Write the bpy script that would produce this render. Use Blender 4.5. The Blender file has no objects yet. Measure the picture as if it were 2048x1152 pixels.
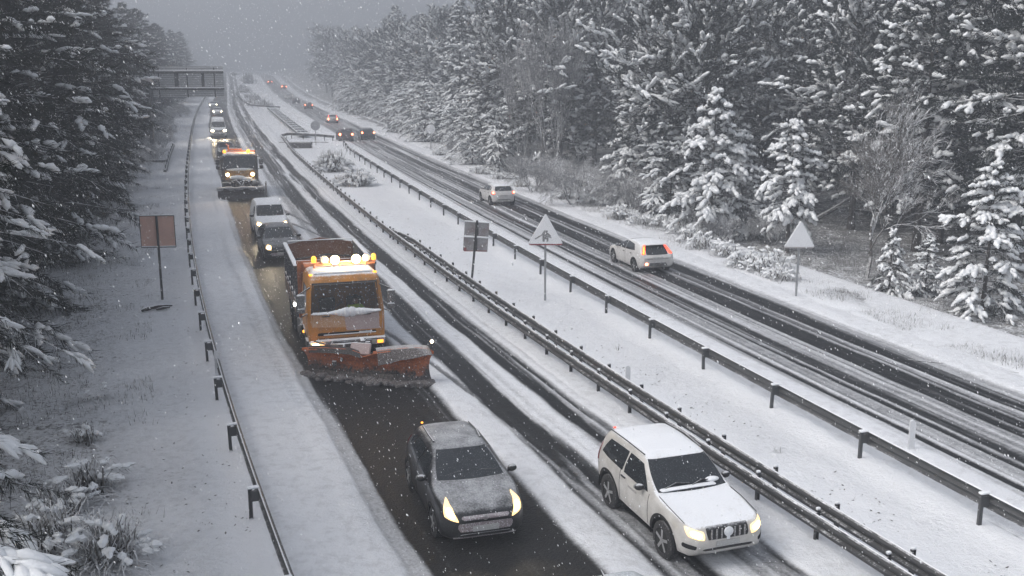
import bpy, bmesh, math, random
import numpy as np
from mathutils import Vector, Matrix, Euler
from mathutils.bvhtree import BVHTree

R = math.radians
scene = bpy.context.scene
COL = scene.collection
rng = np.random.default_rng(7)
random.seed(7)

# ---------------------------------------------------------------- camera
CAM_H = 9.1; F_PX = 2050.0; HORIZON = 130.0
PITCH = math.atan((576 - HORIZON) / F_PX)
cam_d = bpy.data.cameras.new('camera')
cam_d.sensor_width = 36.0
cam_d.lens = 36.0 * F_PX / 2048.0
cam_d.clip_start = 0.1; cam_d.clip_end = 3000
cam = bpy.data.objects.new('camera', cam_d); COL.objects.link(cam)
cam.location = (0, 0, CAM_H)
cam.rotation_euler = (R(90) - PITCH, 0, 0)
scene.camera = cam

# ---------------------------------------------------------------- world, sun, exposure
SUN_DIR = Vector((-.86, -.30, .92)).normalized()      # soft light over the left plantation
SUN_EL, SUN_AZ = math.asin(SUN_DIR.z), math.atan2(SUN_DIR.x, SUN_DIR.y)
world = bpy.data.worlds.new('World'); scene.world = world; world.use_nodes = True
wn = world.node_tree; wn.nodes.clear()
w_out = wn.nodes.new('ShaderNodeOutputWorld'); w_bg = wn.nodes.new('ShaderNodeBackground')
w_sky = wn.nodes.new('ShaderNodeTexSky'); w_hs = wn.nodes.new('ShaderNodeHueSaturation')
w_sky.sky_type = 'NISHITA'; w_sky.sun_disc = False; w_sky.sun_elevation = SUN_EL; w_sky.sun_rotation = SUN_AZ
w_sky.air_density = 1.0; w_sky.dust_density = 4.0; w_sky.ozone_density = 1.0
w_hs.inputs['Saturation'].default_value = 0.42
w_bg.inputs['Strength'].default_value = 0.105
wn.links.new(w_sky.outputs[0], w_hs.inputs['Color']); wn.links.new(w_hs.outputs[0], w_bg.inputs[0])
wn.links.new(w_bg.outputs[0], w_out.inputs[0])
sun_d = bpy.data.lights.new('sun', 'SUN'); sun_d.energy = 0.9; sun_d.angle = R(36); sun_d.color = (1, .97, .93)
sun = bpy.data.objects.new('sun', sun_d); COL.objects.link(sun)
sun.rotation_euler = SUN_DIR.to_track_quat('Z', 'Y').to_euler()
vs = scene.view_settings
vs.view_transform = 'Standard'; vs.look = 'None'; vs.gamma = 1; vs.use_curve_mapping = False; vs.exposure = 1.40
cy = scene.cycles
cy.use_denoising = True
cy.max_bounces = 6; cy.diffuse_bounces = 3; cy.glossy_bounces = 3; cy.transmission_bounces = 4; cy.transparent_max_bounces = 8
cy.volume_bounces = 2
cy.sample_clamp_indirect = 4.0
cy.caustics_reflective = False; cy.caustics_refractive = False

# ---------------------------------------------------------------- geometry helpers
def pix(px, py, z=0.0):
    """world point at height z seen at a pixel of the 2048 x 1152 photograph (used once, to survey the place)"""
    ppm = (py - HORIZON) * math.cos(PITCH) / (CAM_H - z)
    zc = F_PX / ppm
    d = (zc - (CAM_H - z) * math.sin(PITCH)) / math.cos(PITCH)
    return Vector(((px - 1024) / ppm, d, z))

def vnoise(x, y, seed=0):
    x = np.asarray(x, float); y = np.asarray(y, float)
    xi = np.floor(x).astype(np.int64); yi = np.floor(y).astype(np.int64)
    fx = x - xi; fy = y - yi
    fx = fx * fx * (3 - 2 * fx); fy = fy * fy * (3 - 2 * fy)
    def h(a, b):
        n = (a * 374761393 + b * 668265263 + seed * 1442695041) & 0x7fffffff
        n = ((n ^ (n >> 13)) * 1274126177) & 0x7fffffff
        n = n ^ (n >> 16)
        return (n & 0xffff) / 65535.0
    return (h(xi, yi) * (1 - fx) + h(xi + 1, yi) * fx) * (1 - fy) + (h(xi, yi + 1) * (1 - fx) + h(xi + 1, yi + 1) * fx) * fy

def fbm(x, y, seed=0, oct=4):
    a, s, t = 0.5, 0.0, 0.0
    for i in range(oct):
        s = s + a * vnoise(x * 2 ** i, y * 2 ** i, seed + i * 17); t += a; a *= 0.5
    return s / t

def sstep(a, b, x):
    t = np.clip((np.asarray(x, float) - a) / (b - a), 0, 1); return t * t * (3 - 2 * t)

# road alignment: X of the left guardrail and of the right-hand median rail as functions of distance
_dd = np.arange(-60, 900, 0.5)
def _integ(slope, d0, x0):
    xs = -np.concatenate([[0], np.cumsum((slope[1:] + slope[:-1]) * 0.25)])
    return xs - np.interp(d0, _dd, xs) + x0
_sl = 0.292 + 0.105 * np.exp(-(np.maximum(_dd, 8) - 15) / 32) - 0.02 * sstep(120, 260, _dd)
_sr = 0.272 + 0.075 * np.exp(-(np.maximum(_dd, 8) - 15) / 40)
_XL = _integ(_sl, 17.2, -3.96); _XR = _integ(_sr, 21.6, 8.8)
def XL(d): return np.interp(d, _dd, _XL)
def XR(d): return np.interp(d, _dd, _XR)
def SL(d): return float(np.interp(d, _dd, _sl))
def SR(d): return float(np.interp(d, _dd, _sr))
def ZR(d): return 1.25e-4 * np.clip(np.asarray(d, float) - 250, 0, 190) ** 2

def terrain(X, d):
    X = np.asarray(X, float); d = np.asarray(d, float)
    ul = X - XL(d); ur = X - XR(d)
    z = ZR(d)
    lf = sstep(0.6, 2.0, -ul)
    z = z + lf * (0.16 * (fbm(X / 1.1, d / 1.1, 3) - .5) + .13 * (fbm(X / .55, d / .8, 4, 2) - .5) - 0.05) + 0.10 * np.maximum(-ul - 9, 0)
    med = sstep(10.6, 11.4, ul) * sstep(0.3, 0.8, -ur)
    z = z + med * (0.12 * (fbm(X / 1.5, d / 1.5, 5) - .5) + .06 * (fbm(X / .6, d / .6, 6, 2) - .5) - 0.08)
    rt = sstep(8.0, 10.5, ur)
    z = z + rt * (0.22 * (fbm(X / 1.7, d / 1.7, 9) - .4) + .10 * (fbm(X / .6, d / .6, 7, 2) - .5) - 0.25 * sstep(9, 14, ur))
    hill = np.maximum(ur - 21, 0)
    z = z + 0.23 * hill * sstep(0, 25, hill) * (0.8 + 0.5 * fbm(X / 40, d / 40, 11)) * (0.45 + 0.55 * sstep(140, 70, d))
    jag = .8 * (fbm(X / .9, d / .9, 15, 3) - .5)
    z = z + .085
    on_l = sstep(-.35, .15, ul + jag) * sstep(11.05, 10.5, ul + jag); on_r = sstep(.1, .6, ur + .5 * jag) * sstep(8.9, 8.2, ur + jag)
    return z - 0.20 * np.maximum(on_l, on_r)

def tz(X, d): return float(terrain(np.array([X]), np.array([d]))[0])

def link(o, parent=None):
    COL.objects.link(o)
    if parent is not None: o.parent = parent
    return o

def tag(o, label=None, cat=None, group=None, kind=None):
    if label: o['label'] = label
    if cat: o['category'] = cat
    if group: o['group'] = group
    if kind: o['kind'] = kind
    return o

def empty(name, loc, rz=0.0, scale=1.0):
    o = bpy.data.objects.new(name, None); o.empty_display_size = .3
    o.location = loc; o.rotation_euler = (0, 0, rz); o.scale = (scale,) * 3
    return link(o)

def nmesh(name, V, faces, mats, parent=None, smooth=False, attrs=None):
    """faces: list of (array (n,k), material index) """
    me = bpy.data.meshes.new(name)
    V = np.asarray(V, np.float32)
    me.vertices.add(len(V)); me.vertices.foreach_set('co', V.ravel())
    tot = sum(f.size for f, _ in faces); npol = sum(len(f) for f, _ in faces)
    me.loops.add(tot); me.polygons.add(npol)
    me.loops.foreach_set('vertex_index', np.concatenate([f.ravel() for f, _ in faces]).astype(np.int32))
    lens = np.concatenate([np.full(len(f), f.shape[1]) for f, _ in faces])
    st = np.concatenate([[0], np.cumsum(lens)[:-1]])
    me.polygons.foreach_set('loop_start', st.astype(np.int32))
    mi = np.concatenate([(m if isinstance(m, np.ndarray) else np.full(len(f), m)) for f, m in faces])
    me.polygons.foreach_set('material_index', mi.astype(np.int32))
    sm = smooth if isinstance(smooth, np.ndarray) else np.full(npol, bool(smooth))
    me.polygons.foreach_set('use_smooth', sm)
    for m in mats: me.materials.append(m)
    for k, a in (attrs or {}).items():
        at = me.attributes.new(k, 'FLOAT', 'POINT'); at.data.foreach_set('value', np.asarray(a, np.float32).ravel())
    me.update(); me.validate()
    o = bpy.data.objects.new(name, me)
    return link(o, parent)

class MB:
    def __init__(s): s.v = []; s.f = []; s.m = []
    def add(s, vs_, fs, mat=0):
        n = len(s.v); s.v += [tuple(v) for v in vs_]; s.f += [tuple(i + n for i in f) for f in fs]; s.m += [mat] * len(fs)
        return s
    def box(s, c, size, rot=(0, 0, 0), mat=0, taper=1.0, ch=0.0):
        M = Euler(rot).to_matrix(); hx, hy, hz = [a / 2 for a in size]; c = Vector(c)
        if ch <= 0:
            vs_ = [Vector((x * (taper if z > 0 else 1), y * (taper if z > 0 else 1), z)) for z in (-hz, hz) for x, y in ((-hx, -hy), (hx, -hy), (hx, hy), (-hx, hy))]
            fs = [(3, 2, 1, 0), (4, 5, 6, 7), (0, 1, 5, 4), (1, 2, 6, 5), (2, 3, 7, 6), (3, 0, 4, 7)]
        else:
            vs_ = []; fs = []
            for z, k in ((-hz, ch), (-hz + ch, 0), (hz - ch, 0), (hz, ch)):
                a, b = hx - k, hy - k; e = ch
                a2, b2 = hx - e - k, hy - e - k
                vs_ += [Vector(p + (z,)) for p in ((-a2, -b), (a2, -b), (a, -b2), (a, b2), (a2, b), (-a2, b), (-a, b2), (-a, -b2))]
            for r in range(3):
                for i in range(8):
                    j = (i + 1) % 8; fs.append((r * 8 + i, r * 8 + j, r * 8 + 8 + j, r * 8 + 8 + i))
            fs.append(tuple(range(7, -1, -1))); fs.append(tuple(range(24, 32)))
        return s.add([M @ v + c for v in vs_], fs, mat)
    def tube(s, pts, r, n=8, mat=0, cap=True, up=(0, 0, 1)):
        pts = [Vector(p) for p in pts]; k = len(pts)
        rs = r if isinstance(r, (list, tuple)) else [r] * k
        base = len(s.v); fs = []; vs_ = []
        for i, p in enumerate(pts):
            t = (pts[min(i + 1, k - 1)] - pts[max(i - 1, 0)]).normalized()
            u = Vector(up)
            if abs(t.dot(u)) > .95: u = Vector((1, 0, 0))
            a = t.cross(u).normalized(); b = a.cross(t)
            for j in range(n):
                q = 2 * math.pi * j / n; vs_.append(p + (a * math.cos(q) + b * math.sin(q)) * rs[i])
        for i in range(k - 1):
            for j in range(n):
                j2 = (j + 1) % n; fs.append((i * n + j, i * n + j2, (i + 1) * n + j2, (i + 1) * n + j))
        if cap: fs.append(tuple(range(n - 1, -1, -1))); fs.append(tuple((k - 1) * n + j for j in range(n)))
        return s.add(vs_, fs, mat)
    def lathe(s, prof, axis='Y', c=(0, 0, 0), n=24, mat=0, caps=True):
        """prof: (radius, along) pairs round an axis"""
        c = Vector(c); vs_ = []; fs = []
        for (r, a) in prof:
            for j in range(n):
                q = 2 * math.pi * j / n; p, q2 = r * math.cos(q), r * math.sin(q)
                vs_.append(c + (Vector((p, a, q2)) if axis == 'Y' else Vector((a, p, q2)) if axis == 'X' else Vector((p, q2, a))))
        for i in range(len(prof) - 1):
            for j in range(n):
                j2 = (j + 1) % n; fs.append((i * n + j, i * n + j2, (i + 1) * n + j2, (i + 1) * n + j))
        if caps: fs.append(tuple(range(n))); fs.append(tuple((len(prof) - 1) * n + j for j in reversed(range(n))))
        return s.add(vs_, fs, mat)
    def ell(s, c, r, mat=0, nu=14, nv=8, rot=(0, 0, 0)):
        M = Euler(rot).to_matrix(); c = Vector(c); vs_ = []; fs = []
        for i in range(nv + 1):
            a = math.pi * i / nv
            for j in range(nu):
                b = 2 * math.pi * j / nu
                vs_.append(c + M @ Vector((r[0] * math.sin(a) * math.cos(b), r[1] * math.sin(a) * math.sin(b), r[2] * math.cos(a))))
        for i in range(nv):
            for j in range(nu):
                j2 = (j + 1) % nu; fs.append((i * nu + j, (i + 1) * nu + j, (i + 1) * nu + j2, i * nu + j2))
        return s.add(vs_, fs, mat)
    def plate(s, poly, t, origin=(0, 0, 0), ax=(0, 1, 0), ay=(0, 0, 1), mat=0):
        """flat polygon (2-D points) extruded by t along ax x ay"""
        o = Vector(origin); a = Vector(ax); b = Vector(ay); nrm = a.cross(b).normalized(); n = len(poly)
        vs_ = [o + a * p[0] + b * p[1] for p in poly] + [o + a * p[0] + b * p[1] + nrm * t for p in poly]
        fs = [tuple(range(n - 1, -1, -1)), tuple(range(n, 2 * n))] + [(i, (i + 1) % n, n + (i + 1) % n, n + i) for i in range(n)]
        return s.add(vs_, fs, mat)
    def build(s, name, mats, parent=None, smooth=False):
        if not isinstance(mats, (list, tuple)): mats = [mats]
        me = bpy.data.meshes.new(name); me.from_pydata(s.v, [], s.f)
        for m in mats: me.materials.append(m)
        me.polygons.foreach_set('material_index', s.m)
        bm = bmesh.new(); bm.from_mesh(me)
        bmesh.ops.recalc_face_normals(bm, faces=bm.faces)
        if smooth:
            for f in bm.faces: f.smooth = True
            for e in bm.edges:
                if len(e.link_faces) == 2 and e.calc_face_angle(0) > R(40): e.smooth = False
        bm.to_mesh(me); bm.free(); me.update()
        return link(bpy.data.objects.new(name, me), parent)

def copy_tree(o, parent=None):
    c = o.copy(); COL.objects.link(c)
    if parent is not None: c.parent = parent
    for ch in list(o.children): copy_tree(ch, c)
    return c

# ---------------------------------------------------------------- materials
SNOW = (.80, .815, .84)
def _nodes(name):
    m = bpy.data.materials.new(name); m.use_nodes = True
    nt = m.node_tree; b = nt.nodes['Principled BSDF']
    return m, nt, b
def _noise(nt, scale, detail=3, rough=.6, coord='Object'):
    tc = nt.nodes.new('ShaderNodeTexCoord'); n = nt.nodes.new('ShaderNodeTexNoise')
    n.inputs['Scale'].default_value = scale; n.inputs['Detail'].default_value = detail; n.inputs['Roughness'].default_value = rough
    nt.links.new(tc.outputs[coord], n.inputs['Vector']); return n
def _math(nt, op, a, b=None, c=None, clamp=False):
    n = nt.nodes.new('ShaderNodeMath'); n.operation = op; n.use_clamp = clamp
    for i, v in enumerate((a, b, c)):
        if v is None: continue
        if isinstance(v, (int, float)): n.inputs[i].default_value = v
        else: nt.links.new(v, n.inputs[i])
    return n.outputs[0]
def _ss(nt, x, a, b):
    n = nt.nodes.new('ShaderNodeMapRange'); n.interpolation_type = 'SMOOTHSTEP'
    n.inputs['From Min'].default_value = a; n.inputs['From Max'].default_value = b
    nt.links.new(x, n.inputs['Value']); return n.outputs['Result']
def _mix(nt, fac, a, b):
    n = nt.nodes.new('ShaderNodeMix'); n.data_type = 'RGBA'
    if isinstance(fac, (int, float)): n.inputs[0].default_value = fac
    else: nt.links.new(fac, n.inputs[0])
    for i, v in ((6, a), (7, b)):
        if isinstance(v, tuple): n.inputs[i].default_value = v + (1,) if len(v) == 3 else v
        else: nt.links.new(v, n.inputs[i])
    return n.outputs[2]

def mat(name, col, rough=.5, metal=0., snow=0., lo=.35, hi=.75, scale=6., dirt=0., dirt_col=(.09, .08, .07), coat=0., speck=0., bump=0.):
    """paint / metal / plastic with grime low down and snow lying on faces that point up"""
    m, nt, b = _nodes(name)
    c = col + (1,); b.inputs['Base Color'].default_value = c
    b.inputs['Roughness'].default_value = rough; b.inputs['Metallic'].default_value = metal
    b.inputs['Coat Weight'].default_value = coat
    n1 = _noise(nt, scale, 5)
    cur = _mix(nt, _math(nt, 'MULTIPLY', n1.outputs[0], .35), col, tuple(x * .7 for x in col))
    if dirt > 0:
        n2 = _noise(nt, 3.2, 5)
        f = _math(nt, 'MULTIPLY', _ss(nt, n2.outputs[0], .35, .7), dirt)
        cur = _mix(nt, f, cur, dirt_col)
    rgh = None
    if speck > 0:
        n3 = _noise(nt, 38, 4, .75)
        f = _math(nt, 'MULTIPLY', _ss(nt, n3.outputs[0], .52, .66), speck)
        cur = _mix(nt, f, cur, SNOW)
    if snow > 0:
        g = nt.nodes.new('ShaderNodeNewGeometry'); sp = nt.nodes.new('ShaderNodeSeparateXYZ')
        nt.links.new(g.outputs['Normal'], sp.inputs[0])
        n4 = _noise(nt, scale * .55, 4, .6); n5 = _noise(nt, 26, 3, .7)
        t = _math(nt, 'ADD', sp.outputs[2], _math(nt, 'MULTIPLY', _math(nt, 'SUBTRACT', n4.outputs[0], .5), .5))
        t = _math(nt, 'ADD', t, _math(nt, 'MULTIPLY', _math(nt, 'SUBTRACT', n5.outputs[0], .5), .55))
        f = _math(nt, 'MULTIPLY', _ss(nt, t, lo, hi), snow)
        cur = _mix(nt, f, cur, SNOW)
        mr = nt.nodes.new('ShaderNodeMapRange'); nt.links.new(f, mr.inputs['Value'])
        mr.inputs['To Min'].default_value = rough; mr.inputs['To Max'].default_value = .9
        nt.links.new(mr.outputs[0], b.inputs['Roughness'])
        if metal > 0:
            nt.links.new(_math(nt, 'MULTIPLY', _math(nt, 'SUBTRACT', 1., f), metal), b.inputs['Metallic'])
    nt.links.new(cur, b.inputs['Base Color'])
    if bump > 0:
        nb = _noise(nt, 14, 5, .65); bp = nt.nodes.new('ShaderNodeBump'); bp.inputs['Strength'].default_value = bump; bp.inputs['Distance'].default_value = .03
        nt.links.new(nb.outputs[0], bp.inputs['Height']); nt.links.new(bp.outputs[0], b.inputs['Normal'])
    return m

def glow(name, col, strength):
    m, nt, b = _nodes(name)
    b.inputs['Base Color'].default_value = col + (1,); b.inputs['Emission Color'].default_value = col + (1,)
    b.inputs['Emission Strength'].default_value = strength; b.inputs['Roughness'].default_value = .2
    return m

def glass_dark(name, col=(.012, .014, .016), speck=.55):
    m, nt, b = _nodes(name)
    n = _noise(nt, 46, 4, .75); n2 = _noise(nt, 5, 3)
    f = _math(nt, 'MULTIPLY', _ss(nt, n.outputs[0], .58, .70), speck)
    c = _mix(nt, f, _mix(nt, n2.outputs[0], col, tuple(x * 2.2 for x in col)), (.55, .57, .6))
    nt.links.new(c, b.inputs['Base Color'])
    b.inputs['Roughness'].default_value = .12; b.inputs['IOR'].default_value = 1.5
    return m

def snow_mat(name, col=SNOW, bump=.5, scale=5., dist=.05):
    m, nt, b = _nodes(name)
    n = _noise(nt, scale, 6, .62); n2 = _noise(nt, scale * .2, 4, .6)
    nt.links.new(_mix(nt, n2.outputs[0], col, tuple(x * .94 for x in col)), b.inputs['Base Color'])
    b.inputs['Roughness'].default_value = .85; b.inputs['Specular IOR Level'].default_value = .2
    bp = nt.nodes.new('ShaderNodeBump'); bp.inputs['Strength'].default_value = bump; bp.inputs['Distance'].default_value = dist
    nt.links.new(n.outputs[0], bp.inputs['Height']); nt.links.new(bp.outputs[0], b.inputs['Normal'])
    return m

def leaf_mat(name, col):
    m, nt, b = _nodes(name)
    n = _noise(nt, 1.1, 4)
    nt.links.new(_mix(nt, n.outputs[0], tuple(x * .65 for x in col), tuple(x * 1.35 for x in col)), b.inputs['Base Color'])
    b.inputs['Roughness'].default_value = .75; b.inputs['Specular IOR Level'].default_value = .15
    return m

def frost_mat(name, col, lo=-.25, hi=.55, amt=.9):
    """bark and stems with snow stuck on their upper sides"""
    m, nt, b = _nodes(name)
    g = nt.nodes.new('ShaderNodeNewGeometry'); sp = nt.nodes.new('ShaderNodeSeparateXYZ'); nt.links.new(g.outputs['Normal'], sp.inputs[0])
    n = _noise(nt, 9, 4)
    t = _math(nt, 'ADD', sp.outputs[2], _math(nt, 'MULTIPLY', _math(nt, 'SUBTRACT', n.outputs[0], .5), 1.3))
    f = _math(nt, 'MULTIPLY', _ss(nt, t, lo, hi), amt)
    nt.links.new(_mix(nt, f, col, SNOW), b.inputs['Base Color']); b.inputs['Roughness'].default_value = .85
    return m

M = {}
M['snow'] = snow_mat('snow_cap_material', bump=.35, scale=7)
M['tree_snow'] = snow_mat('tree_snow_material', (.80, .815, .83), bump=.6, scale=9, dist=.04)
M['needle'] = leaf_mat('needle_material', (.013, .018, .015))
M['needle_near'] = leaf_mat('near_needle_material', (.010, .014, .010))
M['needle_grey'] = leaf_mat('grey_needle_material', (.03, .037, .033))
M['bark'] = frost_mat('bark_material', (.055, .048, .042), lo=.25, hi=.9, amt=.8)
M['twig'] = frost_mat('twig_material', (.075, .068, .06), lo=-.1, hi=.6, amt=.85)
M['frost_twig'] = frost_mat('frosted_twig_material', (.10, .097, .094), lo=-.35, hi=.6, amt=.8)
M['grass'] = frost_mat('dry_grass_material', (.07, .065, .055), lo=.1, hi=.9, amt=.85)
M['frost_grass'] = frost_mat('frosted_grass_material', (.15, .145, .13), lo=-.25, hi=.5, amt=.9)
M['galv'] = mat('galvanised_steel', (.075, .078, .082), .55, .15, snow=1., lo=.9, hi=1.15, scale=4, dirt=.5, dirt_col=(.05, .05, .05))
M['galv_dark'] = mat('weathered_steel', (.040, .041, .044), .55, .1, snow=1., lo=.8, hi=1.05, scale=5, dirt=.5, dirt_col=(.04, .04, .04))
M['pole'] = mat('pole_steel', (.30, .31, .32), .5, .5, snow=.9, lo=.6, hi=.95, scale=5, speck=.25)
M['black'] = mat('black_plastic', (.015, .015, .016), .5, snow=.75, lo=.6, hi=1.0)
M['rubber'] = mat('tyre_rubber', (.016, .016, .017), .8, snow=.3, lo=.75, hi=1.1, speck=.15)
M['rim'] = mat('alloy_rim', (.34, .345, .35), .45, .15, dirt=.3, dirt_col=(.06, .06, .06), speck=.2)
M['dark_void'] = mat('dark_wheel_well', (.008, .008, .009), .9)
M['glass'] = glass_dark('tinted_car_glass')
M['glass_far'] = glass_dark('far_car_glass', (.03, .032, .035), .3)
M['head'] = glow('headlight_core', (1., .90, .66), 10.)
M['head_edge'] = glow('headlight_amber_edge', (1., .68, .30), .62)
M['head_off'] = mat('clear_lens', (.55, .55, .52), .2, .3)
M['tail'] = glow('tail_light_core', (1., .20, .08), 9.)
M['tail_edge'] = glow('tail_light_edge', (1., .085, .045), 1.0)
M['tail_off'] = mat('red_lens', (.25, .012, .015), .25, coat=.5)
M['beacon'] = glow('amber_beacon', (1., .40, .03), 1.3)
M['amber'] = glow('amber_marker', (1., .40, .04), .9)
M['plate'] = mat('number_plate', (.42, .42, .41), .5, dirt=.6, dirt_col=(.4, .4, .4), speck=.5)
# ================================================================ SETTING: ground and carriageways
def ground_material():
    m, nt, b = _nodes('snowy_ground')
    at = nt.nodes.new('ShaderNodeAttribute'); at.attribute_name = 'veg'
    n = _noise(nt, 9, 6, .7); n2 = _noise(nt, 1.1, 5, .6); n3 = _noise(nt, 30, 3, .6)
    t = _math(nt, 'ADD', n.outputs[0], _math(nt, 'MULTIPLY', _math(nt, 'SUBTRACT', n2.outputs[0], .5), .55))
    t = _math(nt, 'ADD', t, _math(nt, 'MULTIPLY', _math(nt, 'SUBTRACT', at.outputs['Fac'], .2), .50))
    f = _ss(nt, t, .70, .88)
    soil = _mix(nt, n3.outputs[0], (.07, .066, .06), (.20, .196, .188))
    sn = _mix(nt, n2.outputs[0], SNOW, (.74, .755, .785))
    n4 = _noise(nt, 4.5, 6, .75)
    sn = _mix(nt, _math(nt, 'MULTIPLY', _ss(nt, n4.outputs[0], .44, .66), _math(nt, 'MULTIPLY', at.outputs['Fac'], 1.0)), sn, (.40, .405, .415))
    nt.links.new(_mix(nt, _math(nt, 'MULTIPLY', f, .85), sn, soil), b.inputs['Base Color'])
    b.inputs['Roughness'].default_value = .88; b.inputs['Specular IOR Level'].default_value = .15
    h = _math(nt, 'ADD', n.outputs[0], _math(nt, 'MULTIPLY', n2.outputs[0], 1.6))
    bp = nt.nodes.new('ShaderNodeBump'); bp.inputs['Distance'].default_value = .15; nt.links.new(_math(nt, 'ADD', _math(nt, 'MULTIPLY', at.outputs['Fac'], 1.1), .45, clamp=True), bp.inputs['Strength'])
    nt.links.new(h, bp.inputs['Height']); nt.links.new(bp.outputs[0], b.inputs['Normal'])
    return m
M['ground'] = ground_material()

xs = np.concatenate([np.arange(-400, -120, 12), np.arange(-120, -30, 2.0), np.arange(-30, 30, .24), np.arange(30, 110, 1.6), np.arange(110, 420, 10.)])
ds = np.concatenate([np.arange(-20, 10, 2.), np.arange(10, 50, .26), np.arange(50, 75, .4), np.arange(75, 160, 1.2), np.arange(160, 420, 4.), np.arange(420, 880, 16.)])
GX, GD = np.meshgrid(xs, ds)
GZ = terrain(GX, GD)
V = np.stack([GX, GD, GZ], -1).reshape(-1, 3)
nr, nc = GX.shape
idx = np.arange(nr * nc).reshape(nr, nc)
Q = np.stack([idx[:-1, :-1], idx[:-1, 1:], idx[1:, 1:], idx[1:, :-1]], -1).reshape(-1, 4)
ul, ur = GX - XL(GD), GX - XR(GD)
veg = .30 * sstep(-.5, -1.6, ul) + .30 * sstep(-2.0, -5.0, ul) + .18 * sstep(11.5, 12.5, ul) * sstep(0, -1, ur) + .72 * sstep(9.2, 11.0, ur) + .2 * sstep(11, 16, ur)
veg += .25 * (fbm(GX / 3, GD / 3, 21) - .5) * (veg > .05)
ground = nmesh('ground', V, [(Q, 0)], [M['ground']], smooth=True, attrs={'veg': veg.ravel()})
tag(ground, kind='structure')

def road_material(name, brown=0.0):
    m, nt, b = _nodes(name)
    at = nt.nodes.new('ShaderNodeAttribute'); at.attribute_name = 'snow'
    ad = nt.nodes.new('ShaderNodeAttribute'); ad.attribute_name = 'mud_glow'
    n = _noise(nt, 16, 6, .75); n2 = _noise(nt, 2.0, 5, .65); n3 = _noise(nt, 90, 2, .6)
    t = _math(nt, 'ADD', at.outputs['Fac'], _math(nt, 'MULTIPLY', _math(nt, 'SUBTRACT', n.outputs[0], .5), .42))
    t = _math(nt, 'ADD', t, _math(nt, 'MULTIPLY', _math(nt, 'SUBTRACT', n2.outputs[0], .5), .22))
    f = _ss(nt, t, .18, .86)
    asp = _mix(nt, n3.outputs[0], (.007, .0075, .0085), (.026, .027, .029))
    asp = _mix(nt, ad.outputs['Fac'], asp, (.075, .066, .056))
    n4 = _noise(nt, 3.5, 6, .75)
    sn = _mix(nt, n2.outputs[0], SNOW, (.72, .735, .765))
    sn = _mix(nt, _math(nt, 'MULTIPLY', _ss(nt, n4.outputs[0], .46, .66), .45), sn, (.50, .505, .52))
    nt.links.new(_mix(nt, f, asp, sn), b.inputs['Base Color'])
    mr = nt.nodes.new('ShaderNodeMapRange'); nt.links.new(f, mr.inputs['Value'])
    mr.inputs['To Min'].default_value = .42; mr.inputs['To Max'].default_value = .92
    nt.links.new(mr.outputs[0], b.inputs['Roughness'])
    b.inputs['Specular IOR Level'].default_value = .12
    bp = nt.nodes.new('ShaderNodeBump'); bp.inputs['Strength'].default_value = .7; bp.inputs['Distance'].default_value = .055
    nt.links.new(_math(nt, 'ADD', n.outputs[0], _math(nt, 'MULTIPLY', n2.outputs[0], 1.5)), bp.inputs['Height']); nt.links.new(bp.outputs[0], b.inputs['Normal'])
    return m

def band(u, a, b, s):
    return sstep(a - s, a + s, u) * sstep(b + s, b - s, u)

def road(name, XF, us, maskf, material, d0=8):
    dd = np.concatenate([np.arange(d0, 65, .16), np.arange(65, 140, .5), np.arange(140, 300, 2.), np.arange(300, 880, 10.)])
    U, D = np.meshgrid(us, dd)
    mk, mud_glow, extra = maskf(U, D)
    Z = ZR(D) + .004 + .075 * np.clip(mk, 0, 1) + extra
    Z = Z - .05 * sstep(us[0] + .4, us[0], U) - .05 * sstep(us[-1] - .4, us[-1], U)
    V = np.stack([XF(D) + U, D, Z], -1).reshape(-1, 3)
    nr, nc = U.shape; idx = np.arange(nr * nc).reshape(nr, nc)
    Q = np.stack([idx[:-1, :-1], idx[:-1, 1:], idx[1:, 1:], idx[1:, :-1]], -1).reshape(-1, 4)
    o = nmesh(name, V, [(Q, 0)], [material], smooth=True, attrs={'snow': mk.ravel(), 'mud_glow': mud_glow.ravel()})
    return tag(o, kind='structure')

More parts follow.
